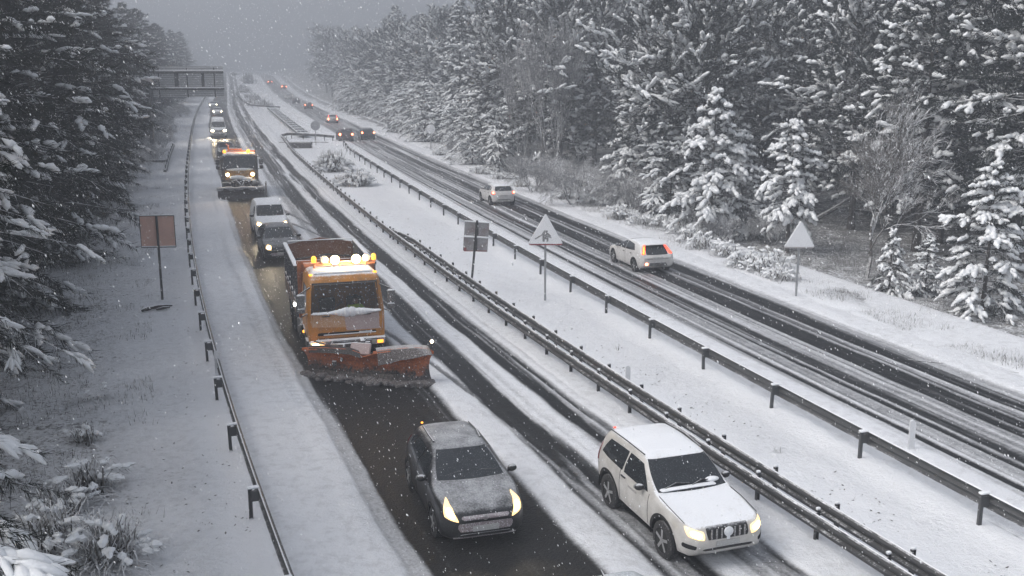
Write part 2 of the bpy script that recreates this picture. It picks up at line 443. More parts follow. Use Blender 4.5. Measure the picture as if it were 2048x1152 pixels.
def left_mask(U, D):
    w = .30 * (fbm(D / 9, U * 0 + 3.3, 1) - .5) + .16 * (fbm(D / 1.6, U / 1.2, 2) - .5)
    u = U + w
    far = sstep(45, 80, D); vfar = sstep(80, 130, D)
    edge = 2.3 + .12 * np.sin(D / 9) - .35 * vfar
    lane1 = band(u, edge, 5.72 - .25 * far, .22)
    tr1 = band(u, 6.65, 7.75 + .15 * far, .22) * (1 - .15 * far)
    tr2 = band(u, 8.45, 9.35, .18) * (1 - .15 * far)
    # streaks of packed snow running along the lanes
    st = fbm(u * 5.5, D / 9, 31, 3); st2 = fbm(u * 11, D / 14, 37, 3)
    bare = np.maximum(lane1, np.maximum(tr1, tr2))
    bare = np.maximum(bare, .55 * band(u, 6.0, 6.75, .25) * sstep(30, 60, D))
    bare = np.maximum(bare, (.35 + .35 * far) * band(u, 7.6, 8.5, .2) * sstep(.42, .62, fbm(u * 3, D / 12, 8)))
    mk = 1 - bare
    mk = mk + bare * (1 - .5 * lane1 * (1 - far)) * (.05 + .40 * sstep(.46, .8, st) + .22 * sstep(.48, .8, st2))
    # slush shelf at the ploughed edge
    mk = np.minimum(mk, 1 - .42 * band(u, 1.98, 2.5, .09) * (1 - .5 * far))
    # tyres that crossed the strips of snow
    for (ua, da, ub, db, wd) in ((5.5, 66, 8.8, 47, .17), (5.5, 60, 9.4, 44.5, .14), (5.55, 36.8, 7.0, 25.5, .13), (5.6, 54, 7.3, 43, .15)):
        uc = ua + (ub - ua) * (D - da) / (db - da)
        on = sstep(min(da, db) - .5, min(da, db) + 1, D) * sstep(max(da, db) + .5, max(da, db) - 1, D)
        mk = np.minimum(mk, 1 - .62 * on * band(u, uc - wd, uc + wd, .06))
    # thin track along the inner edge
    mk = np.minimum(mk, 1 - .40 * band(u, 9.62, 9.72, .06) * sstep(22, 30, D))
    mk = np.minimum(mk, 1 - .20 * band(u, .8, 1.3, .3) * vfar)
    mud_glow = lane1 * (.12 + .40 * sstep(36, 62, D)) * (.5 + .5 * fbm(u * 2, D / 6, 55)) + .35 * sstep(60, 90, D) * np.maximum(tr1, tr2)  # brown of mud, plus headlight warmth painted into the lane colour
    # heaps
    ex = .05 * band(u, .1, 1.9, .3) * fbm(U / .9, D / .9, 12) + .035 * band(u, 1.5, 2.05, .1)
    ex = ex + .05 * band(u, 9.7, 10.6, .25) * fbm(U / .7, D / .9, 14) + .03 * band(u, 5.8, 6.4, .15)
    ex = ex + .10 * band(u, 1.6, 2.1, .2) * vfar * fbm(U, D / 2, 77)
    lad = (np.mod(D / .30, 1) < .45) * band(u - .55 * sstep(50, 22, D) + .10, 1.15, 1.48, .07) * sstep(24, 28, D) * sstep(62, 52, D) * sstep(.3, .5, vnoise(D / 3, U * 0, 4) + .25)
    ex = ex - .07 * lad
    mk = np.minimum(mk, 1 - .52 * lad)
    return np.clip(mk, 0, 1), np.clip(mud_glow, 0, 1), ex

def right_mask(U, D):
    w = .14 * (fbm(D / 8, U * 0 + 1.3, 61) - .5) + .10 * (fbm(D / 1.8, U / 1.2, 62) - .5)
    u = U + w
    far = sstep(60, 110, D)
    st = fbm(u * 6, D / 12, 63, 3); st2 = fbm(u * 13, D / 16, 67, 3)
    bare = .0 * u
    for a, b, k, s in ((1.75, 2.10, .55, .08), (2.05, 2.30, .95, .06), (2.35, 3.0, .55, .15), (3.0, 3.25, .95, .06), (3.3, 3.95, .85, .12), (3.95, 4.75, .62, .2),
                       (4.7, 5.75, 1.0, .16), (5.7, 6.25, .78, .2), (6.2, 7.15, 1.0, .16), (7.1, 7.6, .55, .15)):
        bare = np.maximum(bare, (k * (1 - far) + far * max(k * .8, .7 if 1.9 < a < 6.5 else 0)) * band(u, a, b, s))
    bare = np.maximum(bare, .50 * band(u, 1.7, 7.5, .2))
    mk = 1 - bare
    mk = mk + bare * (.08 + .34 * sstep(.44, .8, st) + .22 * sstep(.46, .8, st2)) - .20 * band(u, 2.2, 4.7, .2) * sstep(.5, .7, st2)
    # the slip lane that joins far away
    mk = np.minimum(mk, 1 - .55 * band(u, 9.6, 12.0, .5) * sstep(120, 150, D))
    ex = .04 * band(u, .2, 1.8, .3) * fbm(U, D, 71) + .07 * band(u, 7.6, 8.6, .4) * fbm(U / .8, D, 73)
    return np.clip(mk, 0, 1), .25 * bare * far, ex

M['road_l'] = road_material('wet_asphalt_under_snow'); M['road_r'] = road_material('wet_asphalt_in_snow_tracks')
road('road', XL, np.arange(-.5, 11.05, .066), left_mask, M['road_l'])
road('road', XR, np.arange(.15, 12.6, .075), right_mask, M['road_r'])

# ================================================================ GUARDRAILS
W_PROF = [(0, .155), (.018, .15), (.05, .135), (.08, .10), (.08, .055), (.035, .025), (.01, 0), (.035, -.025), (.08, -.055), (.08, -.10), (.05, -.135), (.018, -.15), (0, -.155)]

def rail_strip(pts, z_off, side, prof=W_PROF, thick=.006):
    """W-beam swept along ground points; side=+1 puts the corrugation on the right of the travel direction"""
    pts = [Vector(p) for p in pts]; n = len(pts); k = len(prof); V = []
    for i, p in enumerate(pts):
        t = (pts[min(i + 1, n - 1)] - pts[max(i - 1, 0)]); t.z = 0; t.normalize()
        s = Vector((t.y, -t.x, 0)) * side
        for (o, z) in prof: V.append(p + s * o + Vector((0, 0, z_off + z)))
        for (o, z) in prof: V.append(p + s * (o - thick) + Vector((0, 0, z_off + z)))
    idx = np.arange(n * 2 * k).reshape(n, 2 * k)
    ring = np.concatenate([np.arange(k), np.arange(2 * k - 1, k - 1, -1)])
    Q = []
    for a, b in zip(ring, np.roll(ring, -1)):
        Q.append(np.stack([idx[:-1, a], idx[:-1, b], idx[1:, b], idx[1:, a]], -1))
    return np.array([tuple(v) for v in V]), np.concatenate(Q)

def snow_strip(pts, z_off, side, w=.045, h=.028, off=.01, seed=0):
    pts = [Vector(p) for p in pts]; n = len(pts); V = []
    prof = [(-.5, 0), (-.42, .55), (0, 1.), (.42, .55), (.5, 0), (0, -.05)]
    for i, p in enumerate(pts):
        t = (pts[min(i + 1, n - 1)] - pts[max(i - 1, 0)]); t.z = 0; t.normalize()
        s = Vector((t.y, -t.x, 0)) * side
        k = .35 + .9 * float(vnoise(i * .23, seed * 3.1, seed)) if 0 < i < n - 1 else .05
        for (o, z) in prof: V.append(p + s * (off + o * w * (.6 + .4 * k)) + Vector((0, 0, z_off + z * h * k)))
    k = len(prof); idx = np.arange(n * k).reshape(n, k); Q = []
    for a in range(k):
        b = (a + 1) % k; Q.append(np.stack([idx[:-1, a], idx[:-1, b], idx[1:, b], idx[1:, a]], -1))
    return np.array([tuple(v) for v in V]), np.concatenate(Q)

def resample(pts, step):
    pts = [Vector(p) for p in pts]; out = [pts[0].copy()]; acc = 0
    L = [0]
    for a, b in zip(pts[:-1], pts[1:]): L.append(L[-1] + (b - a).length)
    n = max(2, int(L[-1] / step) + 1)
    q = np.linspace(0, L[-1], n); A = np.array([tuple(p) for p in pts])
    return [Vector(p) for p in np.stack([np.interp(q, L, A[:, i]) for i in range(3)], -1)]

def guard_rail(label, pts, side, post_step, mat_=None, top=.72, post_side=-1, name='guardrail', caps=1, max_posts=98, group=None, snow_w=.045):
    m = mat_ or M['galv_dark']
    root = empty(name, pts[0]); tag(root, label, 'guardrail', group)
    base = Vector(pts[0])
    near = resample(pts, .7); loc = [p - base for p in near]
    V, Q = rail_strip(loc, top - .155, side); nmesh('beam', V, [(Q, 0)], [m], root)
    V, Q = snow_strip(loc, top + .001, side, w=snow_w, h=snow_w * .6, seed=len(label)); nmesh('snow_cap', V, [(Q, 0)], [M['snow']], root, smooth=True)
    posts = resample(pts, post_step)[:max_posts]
    zs = .62 if not caps else top + .02
    proto = None
    for i, p in enumerate(posts):
        q = posts[min(i + 1, len(posts) - 1)] - posts[max(i - 1, 0)]
        ang = math.atan2(q.y, q.x); r = p - base
        if proto is None:
            b = MB(); s = side
            b.box((0, s * .20, zs / 2 - .2), (.055, .012, zs + .4)); b.box((.03, s * .165, zs / 2 - .2), (.01, .075, zs + .4)); b.box((-.0, s * .135, zs / 2 - .2), (.05, .012, zs + .4))
            b.box((0, s * .165, zs - .004), (.06, .085, .012))
            b.box((0, s * .075, top - .14), (.06, .16, .22), mat=0)
            post = b.build('post', m, root)
            c = MB(); c.box((0, s * (.10 if caps == 2 else .165), zs + .03), (.11, .24, .05) if caps == 2 else (.07, .09, .04), ch=.015); cap = c.build('snow_cap', M['snow'], post, smooth=True)
            proto = post
        else:
            post = copy_tree(proto, root)
        post.location = r + Vector((0, 0, -.02)); post.rotation_euler = (R(random.uniform(-1.5, 1.5)), R(random.uniform(-1.5, 1.5)), ang)
    return root

def along(XF, u, d0, d1, step=1.0):
    out = []
    for d in np.arange(d0, d1 + .01, step):
        x = float(XF(d) + u); out.append(Vector((x, d, max(float(ZR(d)), 0))))
    return out

guard_rail('long guardrail on the left edge of the road beside the dark pines', along(XL, -.32, 12, 300), 1, 4.0, M['galv'], caps=2, snow_w=.028)
# the loop of rail round the end of the planted median: comes up one side, crosses, and returns along the other carriageway
A = along(XL, 10.15, 11, 106)
turn = [pix(572, 292), pix(562, 281), pix(575, 277), pix(640, 280), pix(668, 283), pix(690, 294)]
B = list(reversed(along(XR, -.1, 12, 108)))
guard_rail('guardrail loop round the median, from the dark road edge to the snowy right carriageway', A[:-1] + [turn[0] + (A[-1] - turn[0]) * .4] + turn[:-1], -1, 1.95)
guard_rail('guardrail with square snow caps along the inner edge of the right carriageway', [turn[-1]] + B, -1, 3.75, M['galv'], caps=2)
# second beam that doubles the barrier near the bridge
C2 = along(XL, 10.72, 11, 50)
guard_rail('second steel beam doubling the median barrier beside the white jeep', C2 + [Vector((float(XL(52)) + 10.5, 52, 0)), Vector((float(XL(53.2)) + 10.2, 53.2, 0))], -1, 2.0)
# rail round the next planted median
D2 = [pix(560, 219.5), pix(545, 219), pix(520, 217.5), pix(500, 215), pix(488, 206), pix(478, 197), pix(468, 187), pix(458, 175)]
guard_rail('far guardrail bending round the tip of the distant shrub median', D2, 1, 4.0, M['galv'])
# short slanting end piece on the left verge
guard_rail('short slanting guardrail end dipping into the snow left of the long rail', [pix(332, 345) - Vector((0, 0, .45)), pix(341, 320) - Vector((0, 0, .05)), pix(349, 300)], 1, 3.2, M['galv'])

# removable barrier of the crossover: two rails joined by cross bars like a ladder
def ladder_barrier():
    a0, a1 = pix(536, 222), pix(596, 276); 
    w = Vector((1.35, .35, 0)); root = empty('crossover_barrier', a0)
    tag(root, 'removable ladder-like steel barrier closing the gap between the two planted medians', 'barrier')
    for k, off in enumerate((Vector((0, 0, 0)), w)):
        pts = [p - a0 + off for p in resample([a0, a1], 1.)]
        V, Q = rail_strip(pts, .56, -1 if k else 1); nmesh('beam', V, [(Q, 0)], [M['galv_dark']], root)
        V, Q = snow_strip(pts, .72, -1 if k else 1, w=.14, seed=k); nmesh('snow_cap', V, [(Q, 0)], [M['snow']], root, smooth=True)
    n = 15; pr = None
    b = MB(); g_ = a1 - a0; b.add([tuple(Vector((0, 0, .35))), tuple(w + Vector((0, 0, .35))), tuple(w + g_ + Vector((0, 0, .35))), tuple(g_ + Vector((0, 0, .35)))], [(0, 1, 2, 3)]); b.build('shade_sheet', M['dark_void'], root)  # dark sheet laid in for the shade between the cross bars
    for i in range(n + 1):
        p = (a1 - a0) * (i / n)
        b = MB()
        if pr is None:
            b.box(tuple(w * .5 + Vector((0, 0, .62))), (1.4, 1.3, .10), rot=(0, 0, math.atan2(w.y, w.x))); b.box((0, 0, .3), (.1, .1, .62)); b.box(tuple(w + Vector((0, 0, .3))), (.1, .1, .62))
            pr = b.build('cross_bar', M['snow'], root); pr.location = p
        else:
            c = pr.copy(); COL.objects.link(c); c.parent = root; c.location = p
ladder_barrier()

# ================================================================ SIGNS, GANTRY, MARKERS
def heading_left(d): return math.atan2(1, -SL(d))      # direction of the road, away from the camera
def gantry():
    p = pix(306, 310); root = empty('gantry_sign', p, heading_left(p.y) - R(90))
    root.rotation_euler.z = math.atan(SL(p.y)) * .55
    tag(root, 'cantilever gantry seen from behind, its big slatted board hanging over the left lane', 'gantry')
    H = 8.95
    b = MB(); b.tube([(0, 0, -.3), (0, 0, H - .2)], [.23, .19], 10); b.box((0, 0, .1), (.7, .7, .25)); b.tube([(0, 0, H - .3), (.35, 0, H - .02), (.9, 0, H)], .15, 8)
    b.build('post', M['galv'], root)
    b = MB(); b.tube([(.0, .0, H - .55), (7.55, 0, H - .55)], .12, 8); b.tube([(.0, 0, H - 2.25), (7.55, 0, H - 2.25)], .11, 8); b.build('arm', M['galv'], root)
    for z in (.40, 2.12): b = MB(); b.tube([(.3, .0, H - z), (7.55, 0, H - z)], .068, 6); b.build('snow_cap', M['snow'], root)
    pn = MB(); sn = MB(); n = 17
    for i in range(n):
        z = H - 3.05 + i * .182; x0 = .45 + (0 if i < 15 else .3 * (i - 14))
        pn.box(((x0 + 7.5) / 2, .19, z + .085), (7.5 - x0, .05, .172)); pn.box(((x0 + 7.5) / 2, .14, z + .02), (7.5 - x0, .09, .022))
        sn.box(((x0 + 7.5) / 2, .125, z + .045), (7.46 - x0, .085, .032))
    board = pn.build('sign_board', mat('sign_board_back', (.34, .35, .36), .5, .3, snow=.5, lo=.7, hi=1., speck=.35), root); sn.build('snow_ledge', M['snow'], board)
    b = MB()
    for x in (1.1, 3.9, 6.6): b.box((x, .07, H - 1.6), (.11, .07, 3.0))
    b.box((2.85, .10, H - 1.4), (.42, .05, 1.7)); b.box((5.45, .10, H - 1.4), (.30, .05, 1.7))
    b.build('bracket', M['galv_dark'], root)
gantry()

def sign_post(p, z1, lean=0.0, r=.045):
    root = empty('road_sign', p); b = MB()
    b.box((lean / 2, 0, z1 / 2 - .15), (.09, .06, z1 + .3), rot=(0, math.atan2(lean, z1), 0), ch=.015)
    return root, b

def back_panel_sign():
    p = pix(325, 600); p.z = tz(p.x, p.y)
    root, b = sign_post(p, 3.35); tag(root, 'pinkish blank back of a square road sign on a thin post left of the guardrail', 'road sign')
    b.build('post', M['galv_dark'], root)
    pm = mat('sign_back_pink', (.66, .41, .33), .6, 0, snow=.7, lo=.75, hi=1.05, scale=3, speck=.12, dirt=.3, dirt_col=(.40, .25, .22))
    b = MB(); b.box((-.335, .07, 2.73), (.655, .03, 1.22)); b.box((.335, .07, 2.73), (.655, .03, 1.22)); pn = b.build('panel', pm, root)
    b = MB(); b.box((-.655, .05, 2.73), (.02, .045, 1.26)); b.box((.655, .05, 2.73), (.02, .045, 1.26)); b.box((0, .05, 2.11), (1.33, .05, .03)); b.box((0, .05, 3.35), (1.33, .045, .02)); b.build('frame', M['galv'], pn)
    b = MB(); b.box((0, .045, 2.145), (1.3, .06, .035), ch=.012); b.build('snow_ledge', M['snow'], pn)
    b = MB(); b.box((0, .06, 3.375), (1.3, .05, .03), ch=.012); b.build('snow_cap', M['snow'], pn)
    root.rotation_euler.z = R(6)
back_panel_sign()

def twin_plate_sign():
    p = pix(940, 590); p.z = tz(p.x, p.y)
    root, b = sign_post(p, 3.1, lean=.30); tag(root, 'two stacked square sign plates seen from behind on a leaning post in the median', 'road sign')
    b.build('post', M['galv_dark'], root)
    pm = mat('sign_back_grey', (.33, .33, .34), .55, .3, snow=.6, lo=.75, hi=1.05, dirt=.55, dirt_col=(.15, .08, .075), speck=.35)
    rd = mat('sign_red_edge', (.28, .05, .045), .5, speck=.3)
    for z, x in ((2.72, .30), (2.10, .25)):
        b = MB(); b.box((x - .01, .07, z), (.98, .03, .56), rot=(0, R(4), 0)); pn = b.build('plate', pm, root)
        b = MB(); b.box((x - .01, .045, z + .30), (.98, .09, .05), rot=(0, R(4), 0), ch=.015); b.build('snow_cap', M['snow'], pn)
        b = MB(); b.box((x, .05, z), (.12, .05, .5)); b.build('bracket', M['galv'], pn)
        if z < 2.5:
            b = MB(); b.box((x - .43, .052, z - .2), (.09, .012, .14)); b.box((x - .02, .052, z - .265), (.9, .012, .025)); b.build('red_edge', rd, pn)
    root.rotation_euler.z = R(2)
twin_plate_sign()

def rounded_tri(w, h, r, n=5):
    P = [(-w / 2, 0), (w / 2, 0), (0, h)]; out = []
    for i in range(3):
        a, c, b_ = Vector(P[i - 1]), Vector(P[i]), Vector(P[(i + 1) % 3])
        d1 = (a - c).normalized(); d2 = (b_ - c).normalized()
        p1 = c + d1 * r; p2 = c + d2 * r
        for k in range(n + 1):
            t = k / n; out.append(tuple(p1 * (1 - t) ** 2 + c * 2 * t * (1 - t) + p2 * t * t))
    return out

crust = snow_mat('wind_blown_snow_crust', (.80, .81, .83), bump=.8, scale=22, dist=.03)
def triangle_sign(p, label, symbol, w=1.38, zb=2.22, rz=0, edge=(.30, .035, .035)):
    p = p.copy(); p.z = tz(p.x, p.y)
    root = empty('warning_sign', p, rz); tag(root, label, 'road sign')
    b = MB(); b.box((0, .03, (zb + .5) / 2 - .2), (.085, .05, zb + .9), ch=.012); b.build('post', M['pole'], root)
    h = w * .90
    red = mat('faded_sign_border', edge, .5, speck=.55); wh = snow_mat('snow_stuck_to_sign', (.78, .79, .81), bump=.7, scale=20, dist=.03)
    b = MB(); b.plate(rounded_tri(w, h, .12), .035, (0, 0, zb), (1, 0, 0), (0, 0, 1)); tri = b.build('panel', [red], root)
    b = MB(); b.plate(rounded_tri(w * .97, h * .915, .10), .03, (0, -.03, zb + .06), (1, 0, 0), (0, 0, 1)); b.build('snow_crust', wh, tri)
    b = MB()
    for s in (-1, 1): b.tube([(s * w * .47, -.02, zb + .07), (0, -.02, zb + h * .97)], .03, 6)
    b.build('snow_rim', crust, tri)
    if symbol:
        bk = mat('sign_symbol_black', (.17, .17, .175), .6, speck=.9)
        b = MB(); z = zb + .14
        b.plate([(-.11, 0), (-.03, 0), (-.03, .1), (.04, .1), (.04, 0), (.11, 0), (.12, .16), (.24, .14), (.20, .26), (.08, .36), (.09, .44), (-.05, .45), (-.13, .34)], .006, (0, -.059, z), (1, 0, 0), (0, 0, 1))
        b.plate([(-.42, .12), (-.38, .09), (-.13, .25), (-.13, .31)], .006, (0, -.059, z), (1, 0, 0), (0, 0, 1)); b.build('symbol', bk, tri)
    return root
triangle_sign(pix(1090, 602), 'triangular warning sign with snow-smeared dark symbol and red lower edge in the median', True)
triangle_sign(pix(1592, 598), 'plain white snow-plastered triangular sign on the far verge before the bare tree', False, w=1.22, zb=2.15, edge=(.40, .38, .38))

def round_sign(p, label, dia, zc, dark=False):
    p = p.copy(); p.z = tz(p.x, p.y)
    root = empty('road_sign', p); tag(root, label, 'road sign')
    b = MB(); b.tube([(0, .04, -.3), (0, .04, zc + .1)], .05, 8); b.build('post', M['pole'], root)
    b = MB(); b.lathe([(dia * .5, .02), (dia * .5, -.01), (dia * .46, -.025), (.01, -.03)], 'Y', (0, 0, zc), 24); pn = b.build('disc', mat('sign_disc_grey', (.30, .31, .33), .5, speck=.8) if dark else crust, root, smooth=True)
    if dark:
        b = MB(); b.box((0, .04, zc), (.06, .04, dia)); b.build('bracket', M['galv'], pn)
    return root
round_sign(pix(862, 301), 'round white snow-covered sign on a post beside the right woods', 1.0, 2.25)
round_sign(pix(632, 290), 'round grey sign on a post behind the tip of the median rail', 1.1, 2.25, True)

def marker(p, label, h=1.0):
    p = p.copy(); p.z = tz(p.x, p.y)
    root = empty('marker_post', p); tag(root, label, 'marker post', 'white roadside marker posts')
    b = MB(); b.plate([(-.07, -.2), (.07, -.2), (.07, h - .06), (0, h), (-.07, h - .03)], .05, (0, 0, 0), (1, 0, 0), (0, 0, 1)); b.build('post', mat('marker_white', (.62, .63, .65), .6, snow=.8, lo=.5, hi=.9, speck=.3), root)
    b = MB(); b.box((0, -.004, h - .28), (.12, .006, .16)); b.build('reflector', mat('marker_band', (.3, .3, .31), .4, speck=.5), root)
marker(pix(1255, 772), 'white marker post standing alone in the median snow', .62)
marker(pix(1820, 905), 'white marker post behind the capped guardrail of the right carriageway', .95)
marker(pix(1102, 405), 'white marker post at the right road edge before the frosted bushes', 1.0)
marker(pix(437, 762), 'white marker post standing against the left guardrail', .85)

def debris():
    p = pix(318, 620); p.z = tz(p.x, p.y); b = MB()
    for (x, y, a, l, r) in ((0, 0, 10, .75, .08), (.25, -.25, 5, .5, .06), (-.3, -.35, 30, .45, .09), (.1, .1, -8, .8, .07)):
        c, s = math.cos(R(a)), math.sin(R(a)); b.tube([(x - c * l / 2, y - s * l / 2, .04), (x, y, .09), (x + c * l / 2, y + s * l / 2, .12)], [r * .6, r, r * .5], 7)
    o = b.build('log', mat('wet_dark_wood', (.03, .026, .024), .8, snow=1., lo=.45, hi=.8, scale=5), smooth=True); o.location = p
    tag(o, 'dark snow-topped log pieces lying at the foot of the pinkish sign', 'log')
    p = pix(298, 325); p.z = tz(p.x, p.y)
    b = MB(); b.box((0, 0, .1), (3.2, 1.2, .3)); o = b.build('concrete_slab', mat('wet_concrete', (.06, .06, .06), .7, snow=1., lo=.6, hi=.9)); o.location = p
    tag(o, 'low dark slab edge with snow on top beside the gantry post', 'slab')
    p = pix(2010, 748); p.z = tz(p.x, p.y)
    b = MB(); b.tube([(-2.4, 1.4, .05), (-1.2, .8, .05), (0, 0, .06), (2., -.9, .05)], [.04, .08, .08, .06], 6)
    o = b.build('fallen_branch', mat('wet_dark_bark', (.02, .018, .016), .8, snow=.7, lo=.75, hi=1.), smooth=True); o.location = p
    tag(o, 'long dark fallen branch in the snow at the right edge of the picture', 'branch')
    p = pix(600, 296); p.z = tz(p.x, p.y)
    b = MB(); b.box((0, 0, .30), (2.6, 1.2, .6)); b.box((.5, -.3, .66), (5.5, .2, .06))
    o = b.build('culvert_head', mat('dark_culvert', (.05, .045, .042), .8, snow=1., lo=.5, hi=.8)); o.location = p
    tag(o, 'dark low box half buried in snow inside the tip of the median', 'culvert')
debris()
# ================================================================ VEHICLES
def smooth1(a, k):
    w = np.ones(k) / k; p = k // 2
    return np.convolve(np.pad(a, p, mode='edge'), w, 'valid')[:len(a)]

def body_mesh(L, top, belt, bot, plan, tumble=.32, nx=84, wtop=.80):
    """car body by sections: profile lists along x (0 = nose, L = tail); returns verts, faces (front looks along +x)"""
    q = np.linspace(0, 1, nx); q = .5 - .5 * np.cos(math.pi * q) if False else q
    x = np.concatenate([[0, .01, .03, .06, .10, .15], np.linspace(.2, L - .2, nx), [L - .15, L - .10, L - .06, L - .03, L - .01, L]])
    xd = np.linspace(0, L, 600); k = max(3, int(600 * .09 / L)) | 1
    def prof(P, kk=k): return np.interp(x, xd, smooth1(np.interp(xd, [p[0] for p in P], [p[1] for p in P]), kk))
    zt, zb_, zl, w = prof(top), prof(bot), prof(belt), np.interp(x, [p[0] for p in plan], [p[1] for p in plan])
    zl = np.minimum(zl, zt - .03)
    rows = []
    for i in range(len(x)):
        gh = zt[i] - zl[i]; W = w[i]; wb = W * .965
        wr = wb - tumble * max(gh - .05, 0) - .05; wr = max(wr, W * .5)
        h = zl[i] - zb_[i]
        P = [(0, zb_[i]), (.75 * W, zb_[i]), (.955 * W, zb_[i] + .05 * h), (W * .985, zb_[i] + .25 * h), (W, zb_[i] + .60 * h), (W * .99, zb_[i] + .86 * h), (wb, zl[i]),
             (wb - .25 * (wb - wr), zl[i] + .3 * gh), (wr, zl[i] + .86 * gh), (wr * wtop, zt[i] - .012), (wr * .4, zt[i]), (0, zt[i] + .004)]
        for _ in range(2):
            N = [P[0]]
            for a, b in zip(P[:-1], P[1:]):
                N.append((a[0] * .75 + b[0] * .25, a[1] * .75 + b[1] * .25)); N.append((a[0] * .25 + b[0] * .75, a[1] * .25 + b[1] * .75))
            N.append(P[-1]); P = N
        rows.append(P)
    m = len(rows[0]); V = []
    for i, P in enumerate(rows):
        V += [(L / 2 - x[i], y, z) for (y, z) in P] + [(L / 2 - x[i], -y, z) for (y, z) in P[-2:0:-1]]
    n = 2 * m - 2; F = []
    for i in range(len(rows) - 1):
        for j in range(n):
            j2 = (j + 1) % n; F.append((i * n + j, (i + 1) * n + j, (i + 1) * n + j2, i * n + j2))
    F.append(tuple(range(n))); F.append(tuple((len(rows) - 1) * n + j for j in reversed(range(n))))
    return V, F

def squircle(n, r):
    g = np.linspace(-1, 1, n); a, b = np.meshgrid(g, g)
    ea = a * np.sqrt(1 - b * b / 2); eb = b * np.sqrt(1 - a * a / 2)
    return a * (1 - r) + ea * r * 1.0, b * (1 - r) + eb * r

def decal(name, bvh, corners, direction, m, parent, n=11, off=.007, r=.25, dist=3.0):
    """panel lying on a body: four corner points are projected along direction onto it"""
    C = [Vector(c) for c in corners]; d = Vector(direction).normalized()
    A, B = squircle(n, r); V = []; ok = []
    for a, b in zip(A.ravel(), B.ravel()):
        s, t = (a + 1) / 2, (b + 1) / 2
        p = C[0] * (1 - s) * (1 - t) + C[1] * s * (1 - t) + C[2] * s * t + C[3] * (1 - s) * t
        hit, nor, fi, di = bvh.ray_cast(p - d * dist, d)
        if hit is None: V.append(p); ok.append(False)
        else:
            if nor.dot(d) > 0: nor = -nor
            V.append(hit + nor * off); ok.append(True)
    F = []
    for i in range(n - 1):
        for j in range(n - 1):
            f = (i * n + j, i * n + j + 1, (i + 1) * n + j + 1, (i + 1) * n + j)
            if all(ok[k] for k in f) and max((V[f[a]] - V[f[(a + 1) % 4]]).length for a in range(4)) < .45: F.append(f)
    used = sorted({k for f in F for k in f}); mp = {k: i for i, k in enumerate(used)}
    me = bpy.data.meshes.new(name); me.from_pydata([V[k] for k in used], [], [tuple(mp[k] for k in f) for f in F]); me.materials.append(m)
    bm = bmesh.new(); bm.from_mesh(me); bmesh.ops.recalc_face_normals(bm, faces=bm.faces)
    if bm.faces and sum(f.normal.dot(d) * f.calc_area() for f in bm.faces) > 0: bmesh.ops.reverse_faces(bm, faces=bm.faces)
    bmesh.ops.solidify(bm, geom=list(bm.faces), thickness=off * .8)
    for f in bm.faces: f.smooth = False
    bm.to_mesh(me); bm.free()
    return link(bpy.data.objects.new(name, me), parent)

def make_wheel(parent, loc, r, w, side, rimr=.68, spokes=5, rim_mat=None):
    b = MB(); h = w / 2
    b.lathe([(r * .66, -h), (r * .9, -h), (r * .985, -h * .8), (r, -h * .4), (r, h * .4), (r * .985, h * .8), (r * .9, h), (r * .66, h), (r * .66, -h)], 'Y', (0, 0, 0), 28, caps=False)
    wheel = b.build('wheel', M['rubber'], parent, smooth=True); wheel.location = loc
    b = MB(); s = side
    b.lathe([(r * rimr, s * h * .9), (r * rimr * .93, s * h * 1.02), (r * rimr * .86, s * h * .5), (.01, s * h * .45)], 'Y', (0, 0, 0), 28, mat=1)
    for k in range(spokes):
        a = 2 * math.pi * k / spokes + .3
        b.box((math.cos(a) * r * .34, s * h * .78, math.sin(a) * r * .34), (r * rimr * .95, h * .35, r * .16), rot=(0, -a, 0), mat=0)
    b.lathe([(r * .17, s * h * .4), (r * .16, s * h * 1.0), (.01, s * h * 1.03)], 'Y', (0, 0, 0), 14)
    b.build('rim', [rim_mat or M['rim'], M['dark_void']], wheel)
    return wheel

def mirror_image(c): return [(x, -y, z) for (x, y, z) in c]

